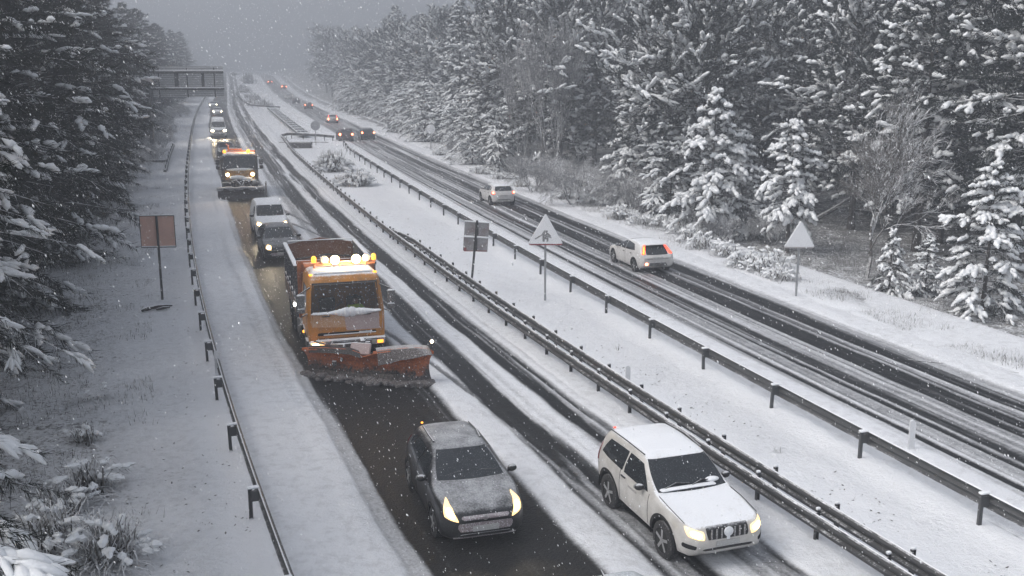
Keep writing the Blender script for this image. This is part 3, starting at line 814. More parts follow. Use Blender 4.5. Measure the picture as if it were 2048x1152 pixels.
def car(label, loc, rz, paint, L=4.0, W=1.74, top=None, belt=None, bot=None, plan=None, tumble=.32, wheel_r=.31, wb=(.80, 3.30), windows=None, shield=None, rear=None,
        front=True, tail_on=False, head=None, grille=None, tail=None, glassm=None, group=None, name='car', cat='car', beams=True, lower_black=None, seams=(), handles=(), plate_z=(.42, .70), mirror=(1.35, 1.0), spokes=5, rim_mat=None, wtop=.8, fog=None, far=False, arch=.08):
    root = empty(name, loc, rz); tag(root, label, cat, group)
    hw = W / 2; X = lambda q: L / 2 - q
    V, F = body_mesh(L, top, belt, bot, plan, tumble, nx=40 if far else 84, wtop=wtop)
    bvh = BVHTree.FromPolygons([Vector(v) for v in V], F)
    def in_well(p):
        return abs(p.y) > hw - .34 and any((p.x - X(q)) ** 2 + (p.z - wheel_r - .01) ** 2 < (wheel_r + arch - .005) ** 2 for q in wb)
    keep = [f for f in F if len(f) > 4 or not in_well(sum((Vector(V[i]) for i in f), Vector()) / 4)]      # open the wheel wells
    b = MB(); b.add(V, keep); body = b.build('body', [paint, M['dark_void']], root, smooth=True)
    for q in wb:
        for s in (-1, 1):
            b = MB(); Vv = []; rr = wheel_r + arch + .01
            for k in range(17):
                an = R(-8 + 196 * k / 16); p_ = (X(q) + rr * math.cos(an), wheel_r + .01 + rr * math.sin(an))
                Vv += [(p_[0], s * (hw - .03), p_[1]), (p_[0], s * (hw - .36), p_[1]), (X(q) + .3 * (p_[0] - X(q)), s * (hw - .36), wheel_r)]
            b.add(Vv, [(3 * k, 3 * k + 3, 3 * k + 4, 3 * k + 1) for k in range(16)] + [(3 * k + 1, 3 * k + 4, 3 * k + 5, 3 * k + 2) for k in range(16)])
            b.build('wheel_well', M['dark_void'], root)
    for q in wb:
        for s in (-1, 1): make_wheel(root, (X(q), s * (hw - .125), wheel_r), wheel_r, .21, s, spokes=spokes, rim_mat=rim_mat)
    if not far:
        for q in wb:
            for s in (-1, 1):
                Vv = []; ok = []
                for k in range(25):
                    an = R(2 + 176 * k / 24)
                    for rr in (wheel_r + arch - .045, wheel_r + arch + .035):
                        px_, pz_ = X(q) + rr * math.cos(an), wheel_r + .01 + rr * math.sin(an)
                        hit = bvh.ray_cast(Vector((px_, s * 3, max(pz_, bot[len(bot) // 2][1] + .06))), Vector((0, -s, 0)))[0]
                        ok.append(hit is not None and abs(hit.y) > hw * .7); Vv.append(Vector((px_, (hit.y if ok[-1] else s * hw * .9) + s * .006, pz_)))
                Ff = [(2 * k, 2 * k + 1, 2 * k + 3, 2 * k + 2) for k in range(24) if ok[2 * k + 1] and ok[2 * k + 3]]
                if Ff: b = MB(); b.add(Vv, Ff); b.build('wheel_arch', M['dark_void'], root)
    g = glassm or M['glass']
    if shield: decal('windscreen', bvh, [(L, y, z) for (y, z) in shield], (-1, 0, 0), g, root, n=15, r=.12)
    if rear: decal('rear_window', bvh, [(-L, y, z) for (y, z) in rear], (1, 0, 0), g, root, n=13, r=.22)
    for wnd in windows or ():
        c = [(X(q), W, z) for (q, z) in wnd]
        decal('side_window', bvh, c, (0, -1, 0), g, root, n=11, r=.12); decal('side_window', bvh, mirror_image(c), (0, 1, 0), g, root, n=11, r=.12)
    for (q, z0, z1) in seams:
        for s in (-1, 1): decal('door_seam', bvh, [(X(q - .008), s * W, z0), (X(q + .008), s * W, z0), (X(q + .008), s * W, z1), (X(q - .008), s * W, z1)], (0, -s, 0), M['dark_void'], body, n=8, r=0, off=.003)
    for (q, z) in handles:
        for s in (-1, 1): decal('door_handle', bvh, [(X(q - .1), s * W, z - .02), (X(q + .1), s * W, z - .02), (X(q + .1), s * W, z + .02), (X(q - .1), s * W, z + .02)], (0, -s, 0), M['black'], body, n=5, r=.3, off=.02)
    if head:
        for s in (-1, 1):
            c = [(L / 2 - .12, s * y, z) for (y, z) in head]
            hl = decal('headlight', bvh, c, (-1, -.35 * s if not far else 0, 0), M['head_edge'] if front else M['head_off'], root, n=11, r=.4, off=.014)
            if front:
                cy_, cz_ = sum(p[0] for p in head) / 4 - .03, sum(p[1] for p in head) / 4 - .01
                sc = .9 if far else .56
                c2 = [(L / 2 - .12, s * (cy_ + (y - cy_) * sc), cz_ + (z - cz_) * sc) for (y, z) in head]
                decal('lamp', bvh, c2, (-1, -.35 * s if not far else 0, 0), M['head'], hl, n=9, r=.8, off=.024)
    if tail:
        for s in (-1, 1):
            c = [(-L / 2 + .12, s * y, z) for (y, z) in tail]
            tl = decal('tail_light', bvh, c, (1, -.35 * s, 0), M['tail_edge'] if tail_on else M['tail_off'], root, n=9, r=.3, off=.014)
            if tail_on:
                cy_, cz_ = sum(p[0] for p in tail) / 4, sum(p[1] for p in tail) / 4
                c2 = [(-L / 2 + .12, s * (cy_ + (y - cy_) * (.95 if far else .55)), cz_ + (z - cz_) * (.95 if far else .55)) for (y, z) in tail]
                decal('lamp', bvh, c2, (1, -.35 * s, 0), M['tail'], tl, n=7, r=.8, off=.024)
    for (nm, c, m_, r_, o_) in grille or ():
        decal(nm, bvh, [(L, y, z) for (y, z) in c], (-1, 0, 0), m_, root, n=13, r=r_, off=o_)
    if not far:
        for s, z in ((1, plate_z[0]), (-1, plate_z[1])):
            decal('number_plate', bvh, [(s * L, -.26, z), (s * L, .26, z), (s * L, .26, z + .115), (s * L, -.26, z + .115)], (-s, 0, 0), M['plate'], root, n=5, r=0, off=.02)
    q, z = mirror
    for s in (-1, 1):
        b = MB(); b.ell((0, s * .12, .02), (.065, .105, .072), rot=(0, 0, s * .15)); b.tube([(-.0, -.02 * s, -.03), (0, s * .1, 0)], .03, 6)
        mo = b.build('wing_mirror', M['black'] if not far else M['black'], root, smooth=True); mo.location = (X(q), s * (hw * .93), z)
        b = MB(); b.ell((-.06, s * .135, .02), (.02, .095, .065)); b.build('mirror_glass', M['rim'], mo, smooth=True)
    return root, bvh, X

def spot(parent, loc, e, aim=(1, 0, -.18), col=(1., .82, .56), ang=80, rad=.06):
    d = bpy.data.lights.new('headlight_beam', 'SPOT'); d.energy = e; d.color = col; d.spot_size = R(ang); d.spot_blend = .6; d.shadow_soft_size = rad
    o = bpy.data.objects.new('headlight_beam', d); link(o, parent); o.location = loc
    o.rotation_euler = Vector(aim).to_track_quat('-Z', 'Y').to_euler()

def toward(d, s=None):      # facing the camera along the left carriageway
    return math.atan2(-1, SL(d) if s is None else s)
def away(d): return math.atan2(1, -SR(d))

HATCH = dict(L=4.0, W=1.78, tumble=.50, wheel_r=.31, wb=(.82, 3.33),
    top=[(0, .68), (.08, .80), (.32, .90), (1.0, 1.03), (1.2, 1.10), (2.0, 1.43), (2.4, 1.485), (3.1, 1.465), (3.62, 1.39), (3.85, 1.08), (3.95, .92), (4.0, .80)],
    belt=[(0, .62), (.3, .80), (1.0, .96), (2, .98), (3.4, 1.04), (3.85, .95), (4.0, .72)],
    bot=[(0, .34), (.12, .24), (.5, .20), (3.5, .22), (3.85, .30), (4.0, .42)],
    plan=[(0, .50), (.04, .60), (.12, .72), (.3, .84), (.7, .885), (2.5, .89), (3.3, .86), (3.75, .79), (3.9, .70), (4.0, .56)],
    windows=[[(1.35, .98), (2.25, 1.00), (2.2, 1.34), (1.86, 1.31)], [(2.32, 1.00), (3.15, 1.05), (3.0, 1.34), (2.27, 1.35)], [(3.2, 1.08), (3.42, 1.12), (3.3, 1.28), (3.12, 1.32)]],
    shield=[(-.71, 1.06), (.71, 1.06), (.53, 1.405), (-.53, 1.405)], rear=[(-.58, 1.06), (.58, 1.06), (.48, 1.35), (-.48, 1.35)],
    head=[(.46, .62), (.80, .70), (.83, .96), (.62, .84)], tail=[(.60, .80), (.80, .84), (.78, 1.15), (.62, 1.05)], seams=((1.3, .35, .95), (2.3, .3, 1.0), (3.1, .5, 1.0)), handles=((2.1, .86), (3.0, .89)), mirror=(1.42, 1.02))

# --- dark hatchback in the foreground
p_dark = mat('dark_grey_paint', (.010, .0105, .012), .35, .0, snow=.62, lo=.66, hi=1.25, scale=5, coat=.15, speck=.05)
chrome = mat('satin_chrome', (.5, .48, .48), .3, .8, speck=.4)
frosty = mat('frosted_bumper', (.26, .215, .225), .6, 0, speck=.9, snow=.4, lo=.3, hi=1.2)
p = pix(972, 1098); rz = toward(p.y, .30)
f = Vector((math.cos(rz), math.sin(rz), 0))
hat = dict(HATCH)
root, bvh, X = car('dark grey hatchback with snow-dusted bonnet and lit headlights in the foreground', p - f * 2.0, rz, p_dark,
    grille=[('front_grille', [(-.38, .61), (.38, .61), (.45, .675), (-.45, .675)], M['black'], .3, .012), ('grille_bar', [(-.45, .665), (.45, .665), (.48, .735), (-.48, .735)], frosty, .3, .022),
            ('bumper_panel', [(-.52, .42), (.52, .42), (.55, .60), (-.55, .60)], frosty, .25, .010), ('air_intake', [(-.48, .31), (.48, .31), (.52, .375), (-.52, .375)], M['black'], .3, .014),
            ('bumper_lip', [(-.60, .262), (.60, .262), (.64, .295), (-.64, .295)], frosty, .2, .02)], **hat)
b = MB(); b.lathe([(.055, 0), (.055, .012), (.04, .018), (.01, .02)], 'X', (2.0, 0, .69), 16); b.build('emblem', chrome, root, smooth=True)
b = MB()
for y0, y1 in ((-.50, .08), (.02, .56)): b.tube([(X(1.24), y0, 1.105), (X(1.30), (y0 + y1) / 2, 1.145), (X(1.28), y1, 1.12)], .013, 5)
b.build('wiper', M['black'], root)
b = MB(); b.box((X(.98), -.22, 1.0), (.03, .12, .02)); b.box((X(.98), .25, 1.0), (.03, .12, .02)); b.build('washer_jet', M['black'], root)
for s in (-1, 1):
    b = MB(); b.tube([(X(2.3), s * .50, 1.46), (X(2.7), s * .53, 1.49), (X(3.3), s * .51, 1.46)], .018, 6); b.build('roof_trim', M['black'], root)
b = MB(); b.box((X(3.58), -.48, 1.44), (.04, .045, .025)); b.build('high_lamp', M['amber'], root)
spot(root, (2.05, -.62, .68), 12); spot(root, (2.05, .62, .68), 12)

root.scale = (1., 1., .96)
# --- white off-road car
p_white = mat('white_paint_dirty', (.60, .585, .56), .35, 0, snow=1., lo=.72, hi=.95, scale=3, dirt=.42, dirt_col=(.25, .235, .21), coat=.4)
SUV = dict(arch=.11, L=4.28, W=1.90, tumble=.24, wheel_r=.40, wb=(.92, 3.42), wtop=.86,
    top=[(0, .80), (.06, .98), (.25, 1.06), (1.25, 1.19), (1.45, 1.25), (2.08, 1.69), (2.32, 1.755), (3.1, 1.775), (3.85, 1.74), (4.06, 1.58), (4.20, 1.2), (4.28, .95)],
    belt=[(0, .72), (.2, .92), (1.3, 1.10), (2.4, 1.15), (3.9, 1.22), (4.18, 1.1), (4.28, .8)],
    bot=[(0, .52), (.1, .40), (.5, .36), (3.9, .38), (4.18, .46), (4.28, .55)],
    plan=[(0, .66), (.05, .74), (.14, .83), (.35, .90), (.8, .93), (3.5, .945), (3.9, .91), (4.14, .85), (4.28, .76)],
    windows=[[(1.60, 1.15), (2.72, 1.17), (2.68, 1.62), (2.10, 1.59)], [(2.77, 1.17), (3.86, 1.24), (3.62, 1.60), (2.73, 1.62)]],
    shield=[(-.80, 1.21), (.80, 1.21), (.68, 1.675), (-.68, 1.675)], rear=[(-.66, 1.22), (.66, 1.22), (.6, 1.60), (-.6, 1.60)],
    head=[(.455, .76), (.80, .84), (.875, 1.02), (.475, .93)], tail=[(.72, .92), (.90, .92), (.88, 1.40), (.76, 1.36)], seams=((1.55, .5, 1.14), (2.85, .5, 1.2)), handles=((2.68, 1.08),), mirror=(1.78, 1.2), plate_z=(.60, .85))
r1 = pix(1216, 1012); f1 = pix(1327, 1117)
rz = math.atan2(f1.y - r1.y, f1.x - r1.x)
f = Vector((math.cos(rz), math.sin(rz), 0)); lf = Vector((-f.y, f.x, 0))
mid = (r1 + f1) / 2 + lf * .84 + f * .05
root, bvh, X = car('white three-door off-road car with thick snow on bonnet and roof', mid, rz, p_white, name='off_road_car',
    grille=[('front_grille', [(-.44, .76), (.44, .76), (.46, 1.0), (-.46, 1.0)], M['black'], .15, .012), ('air_intake', [(-.52, .535), (.52, .535), (.56, .59), (-.56, .59)], M['black'], .3, .012),
            ('fog_lamp_recess', [(-.86, .60), (-.68, .58), (-.66, .66), (-.86, .70)], M['dark_void'], .3, .008), ('fog_lamp_recess', [(.86, .60), (.68, .58), (.66, .66), (.86, .70)], M['dark_void'], .3, .008)], **SUV)
icy = mat('icy_grille_bar', (.25, .24, .24), .5, .2, speck=1.1)
for y in (-.36, -.25, -.14, .14, .25, .36):
    b = MB(); b.box((2.15, y, .875), (.025, .035, .215), ch=.008); b.build('grille_bar', icy, root)
b = MB(); b.lathe([(.10, 0), (.10, .02), (.06, .035), (.01, .04)], 'X', (2.15, 0, .90), 18); b.box((2.16, 0, .79), (.03, .07, .12), ch=.012); b.build('emblem', M['snow'], root, smooth=True)
b = MB()
for y0, y1 in ((-.62, -.02), (.0, .55)): b.tube([(X(1.42), y0, 1.27), (X(1.50), (y0 + y1) / 2, 1.33), (X(1.47), y1, 1.30)], .014, 5)
b.build('wiper', M['black'], root)
b = MB(); b.box((X(1.40), -.1, 1.255), (.12, 1.25, .05), ch=.02); b.ell((X(1.52), .52, 1.30), (.09, .16, .05)); b.build('snow_ridge', M['snow'], root, smooth=True)
for s in (-1, 1):
    b = MB(); b.tube([(X(2.25), s * .66, 1.73), (X(3), s * .69, 1.765), (X(3.85), s * .67, 1.73)], .016, 6); b.build('roof_trim', M['black'], root)
for s in (-1, 1):
    b = MB(); b.tube([(X(.28), s * .80, 1.06), (X(.9), s * .82, 1.15), (X(1.35), s * .80, 1.19)], .008, 5); b.build('bonnet_gap', M['dark_void'], root)
decal('side_lettering', bvh, [(X(2.05), -2, .93), (X(2.45), -2, .93), (X(2.45), -2, .98), (X(2.05), -2, .98)], (0, 1, 0), mat('faded_decal', (.30, .29, .28), .5, speck=.5), root, n=4, r=0, off=.003)
b = MB(); b.box((X(3.92), -.55, 1.73), (.04, .045, .025)); b.build('high_lamp', M['tail_edge'], root)
spot(root, (2.2, -.66, .88), 12, col=(1, .82, .6)); spot(root, (2.2, .66, .88), 12, col=(1, .82, .6))

root.scale = (.96, .95, .91)
# --- small pale car whose roof just enters the picture at the bottom
p_pale = mat('pale_blue_grey_paint', (.22, .27, .29), .35, .2, snow=.8, lo=.75, hi=1.1, coat=.5)
rz = toward(13, .385); q = pix(1206, 1141, 1.45); f = Vector((math.cos(rz), math.sin(rz), 0)); q.z = 0
root, _, X = car('pale blue-grey car of which only the rear roof edge enters the picture', q + f * 1.62, rz, p_pale, **HATCH)
b = MB(); b.tube([(X(3.35), -.1, 1.47), (X(3.5), -.1, 1.54)], [.03, .012], 6); b.build('roof_antenna', M['black'], root)

# --- dark estate car behind the gritting lorry
SEDAN = dict(HATCH, L=4.35, W=1.78, wb=(.88, 3.5), top=[(0, .60), (.10, .74), (.35, .84), (1.2, 1.00), (1.4, 1.08), (2.15, 1.43), (2.6, 1.48), (3.4, 1.46), (3.95, 1.36), (4.2, 1.05), (4.3, .9), (4.35, .78)],
    belt=[(0, .55), (.3, .74), (1.2, .94), (2, .97), (3.7, 1.02), (4.2, .95), (4.35, .72)], bot=[(0, .34), (.12, .24), (.5, .20), (3.85, .22), (4.2, .30), (4.35, .42)],
    plan=[(0, .52), (.04, .62), (.12, .74), (.3, .84), (.7, .885), (3.6, .89), (4.1, .84), (4.25, .78), (4.35, .68)],
    windows=[[(1.5, .98), (2.4, 1.00), (2.35, 1.34), (2.0, 1.32)], [(2.47, 1.00), (3.3, 1.04), (3.2, 1.35), (2.42, 1.35)], [(3.37, 1.06), (3.8, 1.10), (3.6, 1.28), (3.3, 1.33)]],
    seams=((1.42, .35, .95), (2.44, .3, 1.0), (3.3, .5, 1.0)), handles=((2.25, .86), (3.15, .89)), mirror=(1.55, 1.03), shield=[(-.71, 1.02), (.71, 1.02), (.56, 1.40), (-.56, 1.40)])
p_dark2 = mat('charcoal_paint', (.014, .0145, .016), .35, .0, snow=.40, lo=.8, hi=1.25, coat=.2, speck=.10)
def by_front(px, py, z, L, side_off, d_head=None, fn=toward):
    """root position from the picture position of a lamp at height z that sits side_off to the car's left"""
    q = pix(px, py, z); rz = fn(q.y); f = Vector((math.cos(rz), math.sin(rz), 0)); l = Vector((-f.y, f.x, 0))
    c = q - f * (L / 2 - .1) - l * side_off; c.z = float(ZR(q.y)); return c, rz
c, rz = by_front(538, 497, .72, 4.35, -.62)
root, bvh, X = car('dark car with one round headlight showing between the gritter body and white van', c, rz, p_dark2,
    grille=[('front_grille', [(-.42, .58), (.42, .58), (.46, .68), (-.46, .68)], M['black'], .2, .01), ('bumper_panel', [(-.52, .36), (.52, .36), (.56, .52), (-.56, .52)], frosty, .2, .01)], **dict(SEDAN, head=[(.48, .62), (.80, .68), (.78, .86), (.52, .80)]))
spot(root, (2.2, -.62, .72), 25); spot(root, (2.2, .62, .72), 25)

# --- white panel van behind it
p_van = mat('white_van_paint', (.66, .665, .67), .4, 0, snow=1., lo=.7, hi=.95, dirt=.25, dirt_col=(.3, .28, .25))
VAN = dict(L=4.25, W=1.80, tumble=.17, wheel_r=.32, wb=(.86, 3.4), wtop=.88,
    top=[(0, .75), (.08, .92), (.3, 1.0), (.85, 1.14), (1.05, 1.22), (1.75, 1.72), (2.0, 1.80), (3.9, 1.82), (4.15, 1.74), (4.25, 1.5)],
    belt=[(0, .68), (.3, .88), (1.0, 1.08), (2, 1.14), (4.1, 1.18), (4.25, 1.0)], bot=[(0, .36), (.12, .26), (.5, .22), (3.9, .24), (4.25, .34)],
    plan=[(0, .58), (.05, .68), (.13, .78), (.3, .85), (.7, .89), (4.0, .90), (4.2, .87), (4.25, .83)],
    windows=[[(1.22, 1.14), (2.05, 1.16), (2.05, 1.60), (1.75, 1.60)]], shield=[(-.74, 1.19), (.74, 1.19), (.67, 1.68), (-.67, 1.68)],
    head=[(.46, .74), (.84, .80), (.84, 1.0), (.52, .93)], seams=((1.15, .4, 1.1), (2.1, .4, 1.6)), handles=((2.0, 1.0),), mirror=(1.35, 1.16))
c, rz = by_front(519, 450, .84, 4.25, -.66)
root, bvh, X = car('small white panel van following the dark car', c, rz, p_van, name='panel_van', cat='van',
    grille=[('front_grille', [(-.42, .60), (.42, .60), (.46, .72), (-.46, .72)], M['black'], .2, .01), ('air_intake', [(-.5, .36), (.5, .36), (.5, .46), (-.5, .46)], M['black'], .2, .01)], **VAN)
b = MB(); b.box((X(.55), 0, 1.085), (.5, .012, .012)); b.build('bonnet_gap', M['dark_void'], root)
b = MB()
for y0, y1 in ((-.55, 0), (.02, .55)): b.tube([(X(1.12), y0, 1.28), (X(1.16), y1, 1.31)], .014, 5)
b.build('wiper', M['black'], root)
spot(root, (2.2, -.66, .84), 40); spot(root, (2.2, .66, .84), 40)

# --- tall white van, and cars in the far queue
TALL = dict(L=5.6, W=2.0, tumble=.12, wheel_r=.34, wb=(1.0, 4.5), wtop=.9,
    top=[(0, .80), (.1, 1.05), (.6, 1.25), (.9, 1.38), (1.6, 2.10), (2.0, 2.38), (2.4, 2.45), (5.4, 2.45), (5.55, 2.35), (5.6, 2.2)],
    belt=[(0, .72), (.4, 1.0), (.9, 1.2), (5.5, 1.3), (5.6, 1.2)], bot=[(0, .4), (.15, .3), (5.3, .3), (5.6, .4)],
    plan=[(0, .70), (.08, .82), (.2, .92), (.6, .99), (5.4, 1.0), (5.6, .95)],
    windows=[[(1.1, 1.28), (2.0, 1.3), (2.0, 1.85), (1.6, 1.85)]], shield=[(-.84, 1.36), (.84, 1.36), (.77, 2.02), (-.77, 2.02)],
    head=[(.52, .82), (.94, .86), (.94, 1.12), (.56, 1.06)], mirror=(1.15, 1.35))
c, rz = by_front(425, 262, .95, 5.6, -.74)
root, _, X = car('tall white delivery van with both headlights on leading the far queue', c, rz, p_van, name='delivery_van', cat='van', far=True, glassm=M['glass_far'],
    grille=[('front_grille', [(-.5, .80), (.5, .80), (.5, 1.05), (-.5, 1.05)], mat('grey_grille', (.08, .08, .085), .5, speck=.4), .2, .012), ('bumper', [(-.8, .42), (.8, .42), (.8, .62), (-.8, .62)], mat('grey_bumper', (.16, .16, .17), .6), .2, .01)], **TALL)
spot(root, (2.9, -.74, .95), 260, ang=95); spot(root, (2.9, .74, .95), 260, ang=95)
c, rz = by_front(428, 224, .70, 4.1, -.62)
car('pale car with headlights on directly behind the tall white van', c, rz, p_van, far=True, glassm=M['glass_far'], **HATCH)
c, rz = by_front(420.5, 210, .75, 4.1, -.62)
root, _, X = car('farthest oncoming car, headlights glowing just under the gantry board', c, rz, p_van, far=True, glassm=M['glass_far'], **HATCH)
c, rz = by_front(440, 302, .75, 4.3, -.62)
car('dark car half hidden behind the second snowplough', c, rz, p_dark2, far=True, front=False, **SEDAN)

# --- cars on the right carriageway, seen from behind
p_white2 = mat('white_paint_clean', (.62, .61, .60), .35, 0, snow=1., lo=.7, hi=.95, dirt=.3, dirt_col=(.33, .31, .29), coat=.4)
def by_rear(px, py, L, side_off, head=None):
    q = pix(px, py); rz = away(q.y) if head is None else head; f = Vector((math.cos(rz), math.sin(rz), 0)); l = Vector((-f.y, f.x, 0))
    c = q + f * (L / 2) - l * side_off; c.z = float(ZR(q.y)); return c, rz
V40 = dict(HATCH, L=4.37, W=1.80, wb=(.9, 3.55), tumble=.42, top=[(0, .58), (.10, .70), (.35, .82), (1.2, .98), (1.45, 1.06), (2.2, 1.38), (2.6, 1.44), (3.3, 1.42), (3.85, 1.33), (4.15, 1.04), (4.28, .92), (4.37, .78)],
    belt=[(0, .55), (.3, .72), (1.2, .90), (2, .94), (3.7, 1.03), (4.2, .97), (4.37, .72)], bot=[(0, .34), (.12, .24), (.5, .20), (3.85, .22), (4.2, .30), (4.37, .40)],
    plan=[(0, .52), (.04, .62), (.12, .74), (.3, .84), (.7, .89), (3.6, .90), (4.1, .87), (4.28, .82), (4.37, .72)],
    windows=[[(1.42, .95), (2.45, .96), (2.43, 1.33), (2.02, 1.30)], [(2.48, .96), (3.62, 1.05), (3.25, 1.29), (2.46, 1.33)]], rear=[(-.56, .90), (.56, .90), (.50, 1.30), (-.50, 1.30)],
    seams=((1.42, .35, .95), (2.47, .3, 1.0)), handles=((2.3, .84), (3.2, .87)), mirror=(1.6, 1.0), spokes=5, head=None)
c, rz = by_rear(1268, 548, 4.37, .50)
r1 = pix(1270, 546); f = Vector((math.cos(rz), math.sin(rz), 0)); l = Vector((-f.y, f.x, 0))
c = r1 - f * (-(4.37 / 2 - (4.37 - 3.55))) - l * .82
root, bvh, X = car('white hatchback with upright red tail lights and dark rear window driving away nearest', c, rz, p_white2, tail=None, **{k: v for k, v in V40.items() if k not in ('tail',)})
for s in (-1, 1):
    on = s > 0
    tl = decal('tail_light', bvh, [(-2.05, s * .60, .93), (-2.05, s * .78, .93), (-2.05, s * .64, 1.30), (-2.05, s * .53, 1.30)], (1, -.2 * s, 0), M['tail_edge'], root, n=9, r=.2, off=.014)
    decal('lamp', bvh, [(-2.05, s * .645, .93), (-2.05, s * .73, .95), (-2.05, s * .62, 1.25), (-2.05, s * .57, 1.25)], (1, -.2 * s, 0), M['amber'] if on else M['tail_edge'], tl, n=6, r=.3, off=.022)
    decal('side_lamp', bvh, [(X(3.95), s * 3, .84), (X(4.25), s * 3, .84), (X(4.25), s * 3, .96), (X(3.95), s * 3, .92)], (-.25, -s, 0), M['amber'] if on else M['tail_edge'], tl, n=6, r=.3, off=.016)
decal('fog_lamp', bvh, [(-4, .50, .46), (-4, .64, .46), (-4, .64, .56), (-4, .50, .56)], (1, 0, 0), M['tail'], root, n=6, r=.8, off=.02)
decal('rear_diffuser', bvh, [(-4, -.5, .40), (-4, .45, .40), (-4, .42, .55), (-4, -.42, .55)], (1, 0, 0), mat('grey_rear_trim', (.06, .06, .06), .5, speck=.8), root, n=8, r=.2, off=.012)
decal('lid_crease', bvh, [(-4, -.55, .72), (-4, .55, .72), (-4, .55, .735), (-4, -.55, .735)], (1, 0, 0), M['dark_void'], root, n=9, r=0, off=.004)
b = MB(); b.box((X(3.98), 0, 1.335), (.22, 1.0, .03), ch=.01); b.build('roof_spoiler', p_white2, root)

root.scale = (.90, .95, .97)
r1 = pix(981, 412); rz = away(r1.y); f = Vector((math.cos(rz), math.sin(rz), 0)); l = Vector((-f.y, f.x, 0))
COMP = dict(HATCH, rear=[(-.62, 1.06), (.62, 1.06), (.55, 1.37), (-.55, 1.37)], tail=[(.58, .86), (.84, .86), (.84, 1.04), (.66, 1.04)], head=None)
c = r1 + f * (2.0 - .67) - l * .79
root, bvh, X = car('white compact car with orange tail lights driving away near the frosted bushes', c, rz, p_white2, tail_on=True, **COMP)
decal('bumper_trim', bvh, [(-4, -.45, .45), (-4, .45, .45), (-4, .45, .52), (-4, -.45, .52)], (1, 0, 0), mat('grey_bumper_trim', (.2, .2, .19), .6), root, n=7, r=.2, off=.01)

root.scale = (.92, .96, .95)
p_red = mat('dark_red_grey_paint', (.075, .05, .052), .45, .1, snow=.5, lo=.8, hi=1.1, speck=.3)
PICK = dict(HATCH, W=1.84, top=[(0, .70), (.10, .85), (.4, .98), (1.1, 1.08), (1.3, 1.15), (1.9, 1.62), (2.9, 1.66), (3.7, 1.60), (3.9, 1.1), (4.0, .9)], belt=[(0, .6), (.3, .85), (1.2, 1.0), (3.6, 1.05), (4.0, .8)],
    head=None, tail=[(.56, .80), (.84, .80), (.84, 1.02), (.60, 1.02)], rear=[(-.60, 1.10), (.60, 1.10), (.52, 1.48), (-.52, 1.48)], plan=[(0, .55), (.12, .78), (.4, .88), (3.5, .92), (3.85, .88), (4, .80)], tumble=.3)
c, rz = by_rear(693, 284, 4.0, 0); car('dark reddish car with glaring red lights in the left of two lanes', c, rz, p_red, tail_on=True, far=True, glassm=M['glass_far'], **PICK)
c, rz = by_rear(737, 281, 4.0, 0); car('dark car with orange lights beside the reddish one', c, rz, p_dark2, tail_on=True, far=True, glassm=M['glass_far'], **COMP)
c, rz = by_rear(666, 247, 4.0, 0); root, bv, X = car('pale car with red lights at bumper and window height on the right carriageway', c, rz, p_white2, tail_on=True, far=True, glassm=M['glass_far'], **dict(COMP, tail=[(.54, .55), (.80, .55), (.80, .85), (.58, .85)]))
for s in (-1, 1): decal('side_lamp', bv, [(-1.85, s * .60, .95), (-1.85, s * .76, .95), (-1.85, s * .66, 1.3), (-1.85, s * .56, 1.3)], (1, -.2 * s, 0), M['tail_edge'], root, n=6, r=.3, off=.014)
c, rz = by_rear(618, 219, 4.0, 0); car('grey car with one bright left brake light in the distance', c, rz, p_dark2, tail_on=True, far=True, glassm=M['glass_far'], **COMP)
c, rz = by_rear(593, 208, 4.0, 0); car('small dark car with unlit tail between a white car and a lit one', c, rz, p_dark2, far=True, glassm=M['glass_far'], **COMP)
c, rz = by_rear(577, 200, 4.0, 0); car('faint white car ahead of the dark one, nearly lost in the fog', c, rz, p_white2, far=True, glassm=M['glass_far'], **dict(COMP, tail=None))
tail_far = dict(COMP, tail=[(.50, .70), (.86, .70), (.86, 1.05), (.54, 1.05)])
for (u, d, lb) in ((3.4, 385, 'farthest car on the right carriageway, only red lights visible through fog'), (6.6, 350, 'second farthest receding car with a single reddish glow in fog')):
    car(lb, Vector((float(XR(d)) + u, d, float(ZR(d)))), away(d), p_dark2, tail_on=True, far=True, glassm=M['glass_far'], **tail_far)
# ================================================================ THE TWO SNOWPLOUGHS
def ring_loft(rings, n=6):
    """rings: (z, x_front, x_back, half_width, corner_radius) -> closed cab-like shell"""
    V = []; F = []
    for (z, xf, xb, w, r) in rings:
        r = min(r, w * .9, (xf - xb) * .45)
        for (cx, cyy, a0) in ((xf - r, w - r, 0), (xb + r, w - r, 90), (xb + r, -(w - r), 180), (xf - r, -(w - r), 270)):
            for k in range(n + 1):
                a = R(a0 + 90 * k / n); V.append((cx + r * math.cos(a), cyy + r * math.sin(a), z))
    m = 4 * (n + 1)
    for i in range(len(rings) - 1):
        for j in range(m):
            j2 = (j + 1) % m; F.append((i * m + j, i * m + j2, (i + 1) * m + j2, (i + 1) * m + j))
    F.append(tuple(reversed(range(m)))); F.append(tuple((len(rings) - 1) * m + j for j in range(m)))
    return V, F

def densify(rings, k=4):
    out = []
    for a, b in zip(rings[:-1], rings[1:]):
        for i in range(k): out.append(tuple(a[j] + (b[j] - a[j]) * i / k for j in range(5)))
    return out + [rings[-1]]

